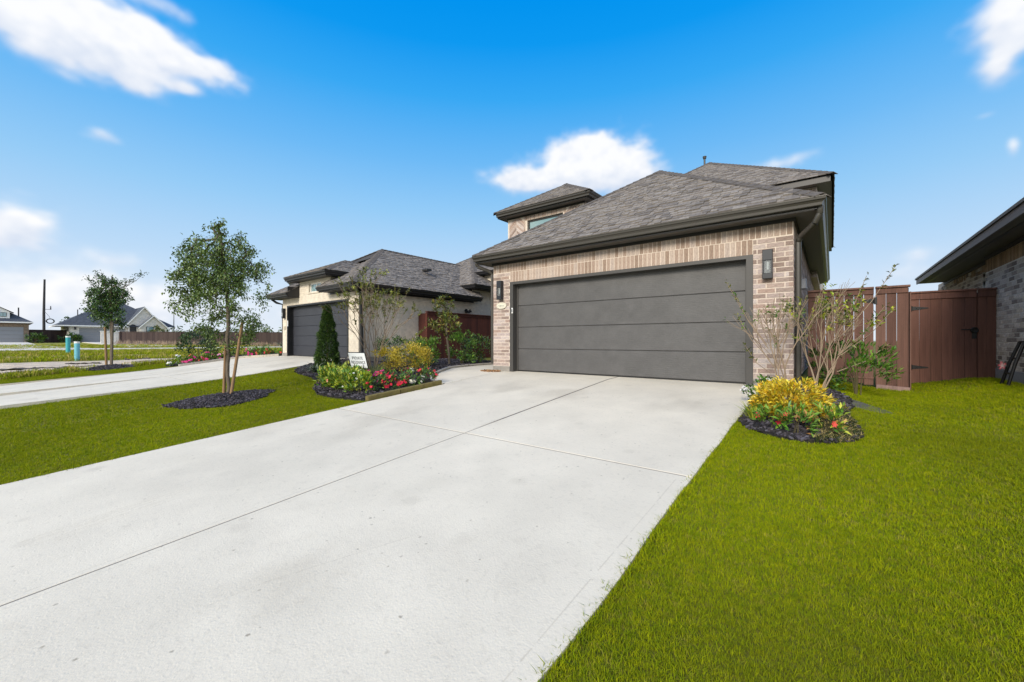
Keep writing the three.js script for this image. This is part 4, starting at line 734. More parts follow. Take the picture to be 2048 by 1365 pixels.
function leafTree(name, label, x, y, z, o) {
  const r = rng(o.seed), t = thing(name, label, 'tree', [x, y, z], 0, o.group); const tips = [];
  let guard = 0; while (tips.length < o.tips && guard++ < 9000) { const d = rdir(r).multiplyScalar(Math.pow(r(), 0.42)), p = V(o.c[0] + d.x * o.rad[0] * (1 + 0.25 * Math.sin(d.y * 5 + d.x * 3)), o.c[1] + d.y * o.rad[1], o.c[2] + d.z * o.rad[2]); const low = clamp((p.y - o.c[1]) / o.rad[1], -1, 1); if (fbm(p.x * 1.5 + 9, p.y * 1.5 + p.z, o.seed, 2) < 0.31) continue; if (o.top && low > 0.2 && r() < low * o.top) continue; tips.push(p); }
  const g = grow(o.roots, tips, r, 0.14, o.rt || 0.0045, o.pw || 0.5); mesh('trunk', g.geo, M.bark, t);
  const L = new Leaves(); for (const e of g.ends) { let i = e; const back = g.nodes[i].par >= 0 ? g.nodes[g.nodes[i].par].p : g.nodes[i].p, ax = g.nodes[i].p.clone().sub(back).normalize();
    const n = Math.round(o.per * (0.6 + r() * 0.8)); for (let k = 0; k < n; k++) { const q = g.nodes[i].p.clone().lerp(back, r() * 1.4).add(rdir(r).multiplyScalar(o.spread * Math.pow(r(), 0.7))); L.add(q, rdir(r).addScaledVector(ax, 0.8).add(V(0, -0.15, 0)), o.len * (0.7 + r() * 0.6), o.wid * (0.75 + r() * 0.5), vary(o.cols, r), r); } }
  L.build('crown', t); return t;
}
function shrub(name, label, cat, [x, z], o) {
  const r = rng(o.seed || 5), y = o.y !== undefined ? o.y : bedY(x, z) - 0.01, t = thing(name, label, cat, [x, y, z], 0, o.group), L = new Leaves(), st = [], F = new Leaves();
  const h = o.h, ra = o.r, n = o.n; for (let k = 0; k < (o.stems || 9); k++) { const a = r() * 6.28, q = r() * 0.6, top = V(Math.cos(a) * ra * q, h * (0.45 + r() * 0.35), Math.sin(a) * ra * q); st.push(tube([V(Math.cos(a) * 0.03, -0.03, Math.sin(a) * 0.03), V(top.x * 0.4, top.y * 0.5, top.z * 0.4), top], [0.007, 0.005, 0.002].map(q => q * clamp(h / 0.6, 0.4, 1.3)), 5, false)); }
  const clump = []; for (let k = 0; k < (o.clumps || 26); k++) { const d = rdir(r); if (d.y < -0.75) d.y = -0.75; const m = lerp(o.m0 || 0.6, 1, Math.sqrt(r())); const cone = o.cone ? (1 - o.cone * clamp(d.y)) : 1; clump.push(V(d.x * ra * m * cone, h * (0.5 + 0.48 * d.y * m), d.z * ra * m * cone)); }
  const cen = V(0, h * 0.3, 0); for (let k = 0; k < n; k++) { const c = clump[k % clump.length], cr = (o.cr || 0.32) * ra; const p = c.clone().add(rdir(r).multiplyScalar(cr * Math.sqrt(r()))); if (p.y < 0.01) p.y = 0.01 + r() * 0.05; const out = p.clone().sub(cen).normalize(); L.add(p, out.multiplyScalar(0.9).add(V(0, o.up === undefined ? 0.5 : o.up, 0)).add(rdir(r).multiplyScalar(0.7)), o.len * (0.7 + r() * 0.6), o.wid * (0.75 + r() * 0.5), vary(o.cols, r), r, 0.22, o.droop === undefined ? 0.15 : o.droop); }
  if (o.fl) for (let k = 0; k < o.fl.n; k++) { const c = clump[Math.floor(r() * clump.length)], out = c.clone().sub(cen).normalize(), p = c.clone().addScaledVector(out, (o.cr || 0.32) * ra * 0.9).add(rdir(r).multiplyScalar(ra * 0.2)); p.y = Math.max(p.y, h * 0.35); F.flower(p, out.add(V(0.25, 0.5, 0.35)).add(rdir(r).multiplyScalar(0.35)), o.fl.r * (0.75 + r() * 0.5), vary(o.fl.cols, r, 0.12), r, 5, o.fl.eye); }
  mesh('stems', merge(st), M.stem, t); L.build('foliage', t); F.build('blossoms', t, PETAL); return t;
}
function clumpGrass(name, label, cat, [x, z], o) {
  const r = rng(o.seed), y = o.y !== undefined ? o.y : bedY(x, z) - 0.01, t = thing(name, label, cat, [x, y, z], 0, o.group), L = new Leaves();
  for (let k = 0; k < o.n; k++) { const a = r() * 6.28, e = o.lean * (0.3 + r()); L.blade(V(Math.cos(a) * o.base * r(), -0.01, Math.sin(a) * o.base * r()), V(Math.cos(a) * e, 1, Math.sin(a) * e), o.len * (0.65 + r() * 0.5), o.wid, vary(o.cols, r), o.bend); }
  L.build('leaves', t); return t;
}
const GR = { oak: [C(104, 128, 54), C(90, 114, 46), C(122, 142, 68), C(78, 100, 44)], dark: [C(58, 84, 42), C(48, 72, 36), C(74, 100, 50)], mid: [C(82, 118, 40), C(66, 102, 34), C(104, 134, 52)], bright: [C(96, 140, 36), C(78, 122, 32), C(120, 156, 52)], lime: [C(164, 176, 44), C(146, 164, 40), C(182, 184, 66)], yellow: [C(190, 166, 34), C(176, 156, 30), C(204, 180, 60), C(158, 146, 36)], croton: [C(226, 194, 36), C(232, 206, 56), C(212, 168, 32), C(236, 216, 96), C(202, 188, 46), C(158, 162, 46)], olive: [C(108, 112, 52), C(92, 98, 44), C(126, 124, 66)], lawn: [C(124, 138, 2), C(134, 144, 3), C(113, 131, 2), C(142, 148, 6)], straw: [C(176, 158, 92), C(150, 140, 70), C(120, 124, 48)] };
const FLW = { pink: [C(232, 84, 156), C(222, 62, 140)], magenta: [C(220, 34, 136), C(206, 26, 122)], red: [C(222, 28, 66), C(208, 22, 54)], white: [C(238, 236, 234)], lilac: [C(222, 140, 190)], salmon: [C(224, 130, 108), C(226, 168, 140)], coral: [C(214, 72, 56)] };

// staked oak in the lawn
const camR = V(0.786, 0, -0.618), camD = V(-0.618, 0, -0.786);   // the picture's sideways and away axes, for laying out crowns
{
  const x = -3.66, z = 4.68, y = m1Y(x, z) - 0.02, P = (s, h, d = 0) => V(camR.x * s + camD.x * d, h, camR.z * s + camD.z * d);
  const roots = [[P(0, 0), P(0.015, 0.18, 0.01), P(-0.01, 0.4), P(-0.015, 0.62, 0.01), P(0.0, 0.85, 0.02), P(-0.02, 1.1), P(0.02, 1.4, -0.02), P(0.0, 1.75, 0.0), P(-0.04, 2.15, 0.02), P(-0.08, 2.6), P(-0.12, 3.0), P(-0.2, 3.4)]];
  leafTree('oak_tree', 'young green oak tree held by two wooden stakes in the front lawn', x, y, z, { seed: 41, roots, c: [camR.x * -0.08, 2.17, camR.z * -0.08], rad: [0.88, 1.4, 0.88], tips: 470, per: 27, spread: 0.14, len: 0.06, wid: 0.03, cols: GR.oak, rt: 0.0026, pw: 0.42, top: 0.62 });
  for (const [bs, bd, ts, th, lab] of [[-0.13, 0.06, -0.07, 1.0, 'shorter brown stake left of the young oak trunk'], [0.2, -0.22, 0.37, 1.5, 'taller grey wooden stake leaning right of the young oak trunk']]) {
    const a = P(bs, -0.06, bd), b = P(ts, th, bd * 0.5); single('tree_stake', tube([a, a.clone().lerp(b, 0.5), b], [0.03, 0.028, 0.026], 9).translate(x, y, z), M.stake, lab, 'stake', 'stakes of the young oak');
  }
}
{ // second tree beyond the neighbour's drive
  const x = -17.65, z = 4.6, y = m2Y(x, z) - 0.02, P = (s, h, d = 0) => V(camR.x * s + camD.x * d, h, camR.z * s + camD.z * d);
  leafTree('young_tree', 'slim young tree with narrow dense crown beyond the next driveway', x, y, z, { seed: 57, roots: [[P(0, 0), P(0, 0.5), P(0.02, 1), P(0, 1.5), P(0, 2), P(-0.03, 2.6), P(0, 3.2), P(0.03, 3.7)]], c: [camR.x * -0.1, 2.55, camR.z * -0.1], rad: [0.75, 1.2, 0.75], tips: 200, per: 26, spread: 0.17, len: 0.09, wid: 0.055, cols: GR.dark.concat(GR.mid), rt: 0.0035 });
  const L = new Leaves(), r = rng(5); // sparse outer twigs of the same tree
  const tw = []; for (let k = 0; k < 16; k++) { const a = (r() - 0.5) * 2.6, s = Math.sin(a), h = 2.4 + r() * 1.1, b = P(s * 0.5, h, (r() - 0.5) * 0.6), e = P(s * (1.0 + r() * 0.35), h + 0.35 + r() * 0.45, (r() - 0.5) * 0.9); tw.push(tube([b, b.clone().lerp(e, 0.5).add(V(0, -0.06, 0)), e], [0.012, 0.008, 0.004], 4, false)); for (let q = 0; q < 22; q++) L.add(b.clone().lerp(e, 0.35 + r() * 0.65).add(rdir(r).multiplyScalar(0.07)), rdir(r), 0.09, 0.05, vary(GR.dark, r), r); }
  const t = scene.children[scene.children.length - 1]; mesh('outer_twigs', merge(tw), M.bark, t); L.build('outer_leaves', t);
  for (const [s, d, h, lab] of [[-0.2, 0.0, 1.6, 'light stake left of the slim tree trunk'], [0.16, -0.15, 1.8, 'dark stake right of the slim tree trunk']]) { const a = P(s, -0.1, d), b = P(s * 1.3, h, d); single('tree_stake', tube([a, b], [0.045, 0.04], 8).translate(x, y, z), s < 0 ? M.stake : M.bark, lab, 'stake', 'stakes of the slim tree'); }
}
// crape myrtles: bare fanning stems with a few leaf sprays at the tips
function crape(label, [x, z], o) {
  const r = rng(o.seed), y = bedY(x, z) - 0.04, t = thing('crape_myrtle', label, 'shrub', [x, y, z], 0, 'bare crape myrtles'), P = (s, h, d) => V(camR.x * s + camD.x * d, h, camR.z * s + camD.z * d);
  const geos = [], L = new Leaves();
  const spray = (p, ax) => { const n = 4 + Math.floor(r() * o.perTip), c = pick(o.cols, r); for (let k = 0; k < n; k++) L.add(p.clone().addScaledVector(ax, (r() - 0.8) * 0.16).add(rdir(r).multiplyScalar(0.012)), rdir(r).addScaledVector(ax, 0.9).add(V(0, 0.1, 0)), o.ll * (0.7 + r() * 0.6), o.ll * 0.46, c.clone().multiplyScalar(0.8 + r() * 0.4), r); };
  const fork = (p, d, len, rad, lev) => {
    const bend = rdir(r).multiplyScalar(0.22).add(V(0, 0.12, 0)), pts = [p], n = 4; let q = p.clone(), dd = d.clone(); for (let k = 0; k < n; k++) { dd.addScaledVector(bend, 0.35).add(rdir(r).multiplyScalar(0.07)).normalize(); q = q.clone().addScaledVector(dd, len / n); pts.push(q); }
    geos.push(tube(pts, pts.map((_, k) => lerp(rad, rad * 0.72, k / n)), rad > 0.008 ? 6 : 4, false));
    if (lev === 0) { if (r() < o.leafy) spray(q, dd); return; }
    if (lev < 3 && r() < o.leafy * 0.3) spray(q, dd);
    const kids = r() < 0.3 ? 3 : 2; for (let k = 0; k < kids; k++) fork(q, dd.clone().addScaledVector(rdir(r), o.spread || 0.42).add(V(0, 0.1, 0)).normalize(), len * (0.7 + r() * 0.25), rad * (kids > 2 ? 0.62 : 0.7), lev - 1);
  };
  for (let k = 0; k < o.stems; k++) { const u = (k + 0.5) / o.stems, sx = lerp(o.s0, o.s1, u), d = (r() - 0.5) * o.dep, dir = P(sx * 0.8, o.h, d).normalize(); fork(P((u - 0.5) * 0.14, -0.05, (r() - 0.5) * 0.1), dir, o.h * (0.3 + r() * 0.08), o.rad * (0.8 + r() * 0.35), o.lev); }
  for (const q of o.extra || []) { const e = P(q[0], q[1], q[2]), b = P(q[0] * 0.3, q[1] * 0.45, 0), m = b.clone().lerp(e, 0.55).add(V(0, -0.07, 0)); geos.push(tube([b, m, e], [0.006, 0.0045, 0.003], 4, false)); for (let k = 0; k < 3; k++) spray(m.clone().lerp(e, 0.5 + k * 0.25), e.clone().sub(m).normalize()); }
  mesh('branches', merge(geos), M.twig, t); L.build('leaf_sprays', t); return t;
}
crape('bare fanning crape myrtle in front of the cream house wall', [-3.74, 1.28], { seed: 11, stems: 7, s0: -0.75, s1: 0.7, dep: 0.9, h: 1.95, rad: 0.018, lev: 4, leafy: 0.9, perTip: 14, ll: 0.075, cols: GR.olive.concat([C(150, 156, 62), C(128, 138, 60)]), extra: [[1.3, 1.15, 0.1], [1.45, 1.25, 0.1], [1.2, 0.55, 0]] });
crape('bare crape myrtle in front of the right brick pier', [5.46, 0.72], { seed: 12, stems: 5, s0: -0.5, s1: 0.3, dep: 0.4, h: 1.25, rad: 0.0115, lev: 3, leafy: 0.4, perTip: 5, ll: 0.055, cols: GR.olive.concat(GR.mid), extra: [[-0.78, 1.62, 0.05], [-0.72, 1.5, 0], [-0.66, 1.15, 0], [-0.6, 0.72, -0.1]] });
crape('bare spreading crape myrtle in front of the brown side gate', [5.84, 0.4], { seed: 16, stems: 6, s0: -0.22, s1: 0.85, dep: 0.6, h: 1.22, rad: 0.0125, lev: 4, leafy: 0.32, perTip: 6, ll: 0.065, spread: 0.34, cols: GR.lime.concat(GR.mid, GR.olive), extra: [[1.12, 1.85, 0.0], [0.95, 1.25, 0], [1.1, 1.24, 0], [0.92, 0.72, -0.1], [0.78, 1.7, 0.1]] });
{ // conical evergreen
  const r = rng(19), x = -5.69, z = 1.55, y = bedY(x, z) - 0.02, t = thing('conical_shrub', 'dense dark green conical evergreen before the dark garage door', 'shrub', [x, y, z]), L = new Leaves(); mesh('trunk', tube([V(0, -0.05, 0), V(0.01, 1.6, 0)], [0.03, 0.008], 7), M.stem, t);
  for (let k = 0; k < 9000; k++) { const u = Math.pow(r(), 1.25), h = 0.02 + u * 1.86, rad = 0.35 * Math.pow(1 - u, 0.68) * (0.45 + 0.55 * Math.sqrt(r())) ; const a = r() * 6.28, rd = rad * (0.7 + 0.55 * vnoise(u * 13, a * 2.4, 4)) + 0.015, p = V(Math.cos(a) * rd, h, Math.sin(a) * rd); L.add(p, V(Math.cos(a), 0.8, Math.sin(a)).add(rdir(r).multiplyScalar(0.6)), 0.06 + r() * 0.03, 0.03, vary([C(62, 92, 40), C(52, 80, 34), C(84, 114, 48), C(98, 126, 54)], r), r); } L.build('foliage', t);
}
{ // broad-leaved small tree by the path
  const x = -2.95, z = -0.62, y = bedY(x, z) - 0.02, P = (s, h, d = 0) => V(camR.x * s + camD.x * d, h, camR.z * s + camD.z * d), r = rng(23), t = thing('broadleaf_tree', 'small tree with long glossy leaves before the red fence', 'tree', [x, y, z]);
  const tips = []; for (const [s, h, d, q, n] of [[-0.12, 1.72, 0, 0.36, 34], [0.2, 1.3, -0.1, 0.3, 18], [-0.38, 1.12, 0.1, 0.24, 13], [0.02, 1.05, 0, 0.25, 12]]) for (let k = 0; k < n; k++) tips.push(P(s, h, d).add(rdir(r).multiplyScalar(q * Math.cbrt(r()))));
  const g = grow([[P(0.1, -0.05), P(0.08, 0.4), P(0.03, 0.8), P(0.0, 1.2)]], tips, r, 0.12, 0.005, 0.45); mesh('trunk', g.geo, M.bark, t);
  const L = new Leaves(), cs = [C(96, 116, 40), C(78, 100, 34), C(132, 130, 48), C(112, 124, 60), C(150, 138, 62)]; for (const e of g.ends) for (let k = 0; k < 9; k++) L.add(g.nodes[e].p.clone().add(rdir(r).multiplyScalar(0.04)), rdir(r).add(V(0, 0.7, 0)), 0.13 * (0.7 + r() * 0.6), 0.045, vary(cs, r), r); L.build('crown', t);
}
// left garden bed
shrub('shrub', 'small dark green shrub against the cream side wall', 'shrub', [-5.05, -0.2], { seed: 31, r: 0.48, h: 0.85, n: 900, len: 0.075, wid: 0.04, cols: GR.dark.concat(GR.mid) });
shrub('golden_shrub', 'left of two golden shrubs behind the yard sign', 'shrub', [-3.05, 1.3], { seed: 32, r: 0.42, h: 0.66, n: 1500, len: 0.045, wid: 0.026, cols: GR.yellow, group: 'golden shrubs' });
shrub('golden_shrub', 'larger right golden shrub nearest the path', 'shrub', [-1.95, 1.42], { seed: 33, r: 0.47, h: 0.7, n: 1900, len: 0.045, wid: 0.026, cols: GR.yellow, group: 'golden shrubs' });
shrub('shrub', 'loose yellow green shrub behind the golden shrubs', 'shrub', [-3.35, 0.2], { seed: 34, r: 0.5, h: 0.78, n: 900, len: 0.07, wid: 0.03, cols: GR.lime.concat(GR.mid) });
shrub('shrub', 'leafy green shrub left of the broadleaf tree trunk', 'shrub', [-2.75, 0.28], { seed: 35, r: 0.42, h: 0.78, n: 900, len: 0.085, wid: 0.036, cols: GR.mid.concat(GR.bright) });
shrub('shrub', 'glossy green shrub right of the broadleaf tree trunk', 'shrub', [-2.72, -1.05], { seed: 36, r: 0.46, h: 0.98, n: 1000, len: 0.08, wid: 0.04, cols: GR.bright.concat(GR.mid) });
shrub('shrub', 'deep green shrub beside the left garage pier', 'shrub', [-2.85, -1.95], { seed: 37, r: 0.5, h: 0.9, n: 1000, len: 0.08, wid: 0.04, cols: GR.mid.concat(GR.dark) });
clumpGrass('strap_leaf_plant', 'dark strap leaf clump left of the conical evergreen', 'plant', [-5.25, 2.1], { seed: 38, n: 110, base: 0.14, lean: 0.9, len: 0.55, wid: 0.018, bend: 1.3, cols: [C(52, 74, 42), C(70, 92, 56), C(150, 160, 130), C(40, 58, 34)] });
clumpGrass('strap_leaf_plant', 'dark strap leaf clump right of the conical evergreen', 'plant', [-4.75, 1.75], { seed: 39, n: 80, base: 0.12, lean: 0.8, len: 0.5, wid: 0.018, bend: 1.1, cols: [C(52, 74, 42), C(70, 92, 56), C(40, 58, 34)] });
clumpGrass('ornamental_grass', 'bright lime grass clump below the yard sign', 'plant', [-2.95, 2.62], { seed: 40, n: 150, base: 0.12, lean: 0.35, len: 0.42, wid: 0.012, bend: 0.4, cols: GR.lime });
clumpGrass('ornamental_grass', 'feathery olive grass clump right of the yard sign', 'plant', [-2.2, 2.3], { seed: 42, n: 420, base: 0.2, lean: 0.7, len: 0.42, wid: 0.006, bend: 0.5, cols: GR.olive });
clumpGrass('ornamental_grass', 'thin olive grass clump in front of the crape myrtle', 'plant', [-2.75, 1.95], { seed: 43, n: 360, base: 0.22, lean: 0.6, len: 0.4, wid: 0.006, bend: 0.5, cols: GR.olive.concat(GR.mid) });
{ // lime bedding with pale blooms along the front, then vinca in red, pink and white
  const bed = [[-2.72, 3.0, 'lime bedding plant with pale blooms at the left bed corner', 'salmon'], [-2.28, 3.22, 'second lime bedding plant with pale blooms from the left bed corner', 'salmon'], [-1.85, 3.34, 'middle lime bedding plant with pale blooms along the bed front', 'salmon'], [-1.42, 3.38, 'fourth lime bedding plant with few white blooms along the bed front', 'white'], [-2.3, 2.78, 'lime bedding plant with orange tips in the second row', 'coral'], [-1.02, 3.36, 'low lime plant beside the edging stone corner', 'white']];
  bed.forEach(([x, z, lab, c], i) => shrub('bedding_plant', lab, 'plant', [x, z], { seed: 60 + i, r: 0.24, h: 0.36, n: 420, stems: 5, clumps: 14, cr: 0.4, len: 0.085, wid: 0.04, up: 0.9, cols: GR.lime.concat(GR.bright), fl: { n: i === 5 ? 4 : 8, r: 0.02, cols: FLW[c] }, group: 'lime bedding plants' }));
  const vin = [[-1.18, 2.92, 'magenta', 'magenta vinca left in the flower row'], [-0.98, 2.68, 'magenta', 'magenta vinca behind the red ones in the flower row'], [-0.82, 3.12, 'red', 'red vinca nearest the driveway edging joint'], [-0.68, 2.78, 'red', 'bright red vinca in the middle of the flower row'], [-0.85, 2.42, 'red', 'red vinca with white neighbours under the golden shrub'], [-0.6, 2.48, 'white', 'white vinca between the red flowers'], [-0.58, 2.12, 'red', 'last red vinca at the path end of the bed'], [-1.3, 2.6, 'pink', 'pink vinca beside the olive grass']];
  vin.forEach(([x, z, c, lab], i) => shrub('flowering_plant', lab, 'flower', [x, z], { seed: 70 + i, r: 0.19, h: 0.32, n: 240, stems: 5, clumps: 12, cr: 0.4, len: 0.06, wid: 0.03, cols: GR.bright.concat(GR.dark), fl: { n: i === 5 ? 24 : 40, r: 0.029, cols: FLW[c], eye: c === 'white' ? C(220, 210, 140) : null }, group: 'vinca in the left bed' }));
}
{ // rock, edging stones, yard sign
  const rk = new THREE.IcosahedronGeometry(0.17, 2), p = rk.attributes.position; for (let i = 0; i < p.count; i++) { const v = V(p.getX(i), p.getY(i), p.getZ(i)), k = 0.8 + 0.4 * fbm(v.x * 9 + 5, v.y * 9 + v.z * 7, 3, 3); p.setXYZ(i, v.x * k * 1.25, v.y * k * 0.75, v.z * k); } rk.computeVertexNormals();
  single('garden_rock', rk.translate(-2.0, bedY(-2.0, 2.8) + 0.08, 2.8), std({ color: C(58, 54, 58), roughness: 1, map: re(tGranule, 3), bumpMap: re(tSpeckB, 3), bumpScale: 0.01 }), 'dark garden rock among the lime bedding plants', 'rock');
  const stone = (z0, z1, lab) => { const n = Math.ceil((z1 - z0) / 0.1), A = V(-0.318, H(0, z0) + 0.02, z0), B = V(-0.318, H(0, z1) + 0.02, z1); single('edging_stone', prism([[-0.045, -0.06], [0.045, -0.06], [0.045, 0.075], [0.036, 0.085], [-0.036, 0.085], [-0.045, 0.075]], A, B, V(1, 0, 0)), M.edge, lab, 'edging', 'edging stones of the left bed'); };
  stone(2.98, 3.64, 'mossy edging stone at the front left bed corner by the driveway'); stone(1.96, 2.96, 'longer mossy edging stone along the driveway toward the path');
  const s = thing('yard_sign', 'white yard sign with black border reading private residence', 'sign', [-2.79, bedY(-2.79, 2.32), 2.32], 0.12);
  const bd = new THREE.Group(); bd.name = 'board'; bd.position.set(0, 0.43, 0); bd.rotation.x = 0.28; s.add(bd);
  const tx = canvasTex(512, 320, (c, w, h) => { c.fillStyle = '#e9edf1'; c.fillRect(0, 0, w, h); c.fillStyle = '#1c2024'; c.textAlign = 'center'; c.textBaseline = 'middle'; c.font = 'bold 88px sans-serif'; c.fillText('PRIVATE', w / 2, h * 0.35, 340); c.fillText('RESIDENCE', w / 2, h * 0.64, 440); });
  mesh('border', box(-0.315, -0.2, -0.012, 0.315, 0.2, 0.0, 0.003), M.black, bd); mesh('face', new THREE.PlaneGeometry(0.585, 0.366).translate(0, 0, 0.004), std({ map: tx, roughness: 0.5 }), bd);
  for (const x of [-0.16, 0.16]) mesh('leg', tube([V(x, -0.05, -0.03), V(x, 0.3, -0.03), V(x, 0.52, 0.0)], 0.008, 6), M.blackIron, s);
}
// right bed
shrub('croton', 'bright yellow orange croton bush at the driveway corner', 'shrub', [5.62, 1.98], { seed: 81, y: bedY(5.62, 1.98) - 0.04, r: 0.37, h: 0.43, n: 4000, stems: 14, clumps: 70, cr: 0.2, m0: 0.3, len: 0.062, wid: 0.022, up: 0.3, cols: GR.croton });
clumpGrass('ornamental_grass', 'small lime grass tuft at the driveway edge beside the croton', 'plant', [5.3, 2.2], { seed: 82, n: 110, base: 0.09, lean: 0.6, len: 0.24, wid: 0.01, bend: 0.6, cols: GR.lime.concat(GR.bright) });
shrub('flowering_plant', 'white flowering plant beside the garage pier foot', 'flower', [5.28, 1.35], { seed: 83, r: 0.2, h: 0.3, n: 260, stems: 5, clumps: 12, cr: 0.4, len: 0.06, wid: 0.035, cols: GR.bright.concat(GR.dark), fl: { n: 22, r: 0.03, cols: FLW.white } });
shrub('flowering_plant', 'low green plant with deep red bloom left under the croton', 'flower', [5.52, 2.5], { seed: 84, r: 0.15, h: 0.22, n: 150, stems: 4, clumps: 9, cr: 0.4, len: 0.07, wid: 0.026, cols: GR.bright, fl: { n: 4, r: 0.026, cols: FLW.red } });
shrub('flowering_plant', 'low green plant with orange red blooms in front of croton', 'flower', [5.72, 2.6], { seed: 85, r: 0.15, h: 0.22, n: 160, stems: 4, clumps: 9, cr: 0.4, len: 0.075, wid: 0.024, cols: GR.bright.concat([C(190, 140, 80)]), fl: { n: 4, r: 0.024, cols: FLW.coral } });
shrub('flowering_plant', 'low pale green plant with one coral bloom right of croton', 'flower', [5.98, 2.42], { seed: 86, r: 0.17, h: 0.25, n: 190, stems: 5, clumps: 10, cr: 0.4, len: 0.075, wid: 0.026, cols: GR.lime.concat(GR.bright, [C(196, 156, 92)]), fl: { n: 3, r: 0.026, cols: FLW.coral } });
shrub('shrub', 'leafy green shrub in front of the side gate hinge', 'shrub', [6.3, -0.25], { seed: 87, y: H(6.3, -0.25), r: 0.42, h: 0.78, n: 620, stems: 8, clumps: 22, cr: 0.28, len: 0.085, wid: 0.03, up: 0.7, cols: GR.bright.concat(GR.mid) });
shrub('shrub', 'small green shrub low beside the downspout', 'shrub', [5.95, -0.45], { seed: 88, y: H(5.95, -0.45), r: 0.25, h: 0.75, n: 260, stems: 6, clumps: 14, cr: 0.3, len: 0.075, wid: 0.028, cols: GR.mid.concat(GR.dark) });
struct('garden_bed_ground', polySheet(smoothPoly([[6.05, 0.25], [6.62, 1.02], [6.46, 1.16], [6.0, 0.75]], 2), (x, z) => bedY(x, z) - 0.03, 0.2, 0.06), std({ color: C(112, 110, 112), roughness: 1, map: re(tGranule, 4), bumpMap: re(tSpeckB, 6), bumpScale: 0.02 }));
// neighbour's flower border beyond their drive
{
  shrub('shrub', 'round dark shrub in the border across the next driveway', 'shrub', [-14.75, 2.35], { seed: 90, r: 0.6, h: 1.25, n: 1300, len: 0.1, wid: 0.06, cols: GR.dark });
  const row = [[-14.3, 3.15, 'white', 'white'], [-14.25, 2.85, 'magenta', 'magenta'], [-14.22, 2.5, 'coral', 'coral red'], [-14.2, 2.2, 'magenta', 'magenta'], [-14.2, 1.9, 'pink', 'pink'], [-14.2, 1.6, 'lilac', 'lilac'], [-14.1, 1.3, 'pink', 'pink'], [-13.7, 0.85, 'magenta', 'magenta'], [-13.45, 0.65, 'white', 'white'], [-13.2, 0.45, 'coral', 'coral red'], [-13.0, 0.2, 'red', 'red'], [-12.9, -0.15, 'coral', 'coral red']], ord = ['first', 'second', 'third', 'fourth', 'fifth', 'sixth', 'seventh', 'eighth', 'ninth', 'tenth', 'eleventh', 'twelfth'];
  row.forEach(([x, z, c, cn], i) => shrub('flowering_plant', cn + ' flowers ' + ord[i] + ' from the street end of the far border', 'flower', [x, z], { seed: 100 + i, r: 0.24, h: 0.3, n: 160, stems: 3, clumps: 10, cr: 0.45, len: 0.08, wid: 0.04, cols: GR.bright, fl: { n: 22, r: 0.045, cols: FLW[c] }, group: 'flowers of the far border' }));
  clumpGrass('strap_leaf_plant', 'tall strap leaf plant by the cream house left corner', 'plant', [-13.35, -0.75], { seed: 121, n: 120, base: 0.2, lean: 0.6, len: 0.95, wid: 0.04, bend: 0.8, cols: GR.dark.concat(GR.mid) });
  clumpGrass('strap_leaf_plant', 'strap leaf plant in the middle of the far border', 'plant', [-13.95, 0.35], { seed: 122, n: 90, base: 0.15, lean: 0.6, len: 0.7, wid: 0.03, bend: 0.8, cols: GR.bright });
  shrub('shrub', 'yellow green shrub touching the cream house left wall', 'shrub', [-12.95, -1.2], { seed: 123, r: 0.45, h: 0.85, n: 600, len: 0.09, wid: 0.04, cols: GR.lime.concat(GR.mid) });
}

// ---------------------------------------------------------------- small things
{ // black frame leaning on the grey brick wall with a red flower ornament
  const y = H(8.25, -2.3), t = thing('folding_frame', 'black folding metal frame with red flower ornament at the right edge', 'frame', [8.2, y, -2.28]);
  for (const s of [-1, 1]) mesh('side_rail', tube([V(-0.05, 0, s * 0.16), V(0.03, 0.35, s * 0.13), V(0.13, 0.68, s * 0.1)], 0.022, 8), M.blackIron, t);
  for (const [h, w] of [[0.18, 0.15], [0.42, 0.125], [0.68, 0.1]]) { const u = h / 0.68, x = lerp(-0.05, 0.13, u); mesh('cross_bar', tube([V(x, h, -w), V(x, h, w)], 0.016, 8), M.blackIron, t); }
  const L = new Leaves(); L.flower(V(-0.06, 0.3, -0.08), V(-0.9, 0.1, 0.5), 0.065, C(206, 22, 56), rng(3), 5, C(236, 226, 220)); L.build('flower_ornament', t, PETAL); mesh('ornament_stalk', tube([V(-0.05, 0.3, -0.08), V(0.0, 0.24, -0.1), V(0.03, 0.3, -0.14)], 0.006, 6), M.blackIron, t);
}
for (const [x, z, h, r, m, lab] of [[-32.4, 4.7, 1.15, 0.11, M.pipe, 'taller turquoise pipe stub standing farther back in the field'], [-23.2, 5.1, 0.92, 0.1, M.pipe2, 'pale blue pipe stub standing nearer the slim tree']]) {
  const t = thing('pipe_stub', lab, 'pipe', [x, H(x, z) - 0.05, z], 0, 'pipe stubs in the field'); mesh('pipe', new THREE.CylinderGeometry(r, r * 0.96, h, 20).translate(0, h / 2, 0), m, t).rotation.z = 0.03; mesh('pipe_cap', new THREE.CylinderGeometry(r * 1.06, r * 1.06, 0.09, 20).translate(-0.03, h + 0.02, 0), M.white, t);
}
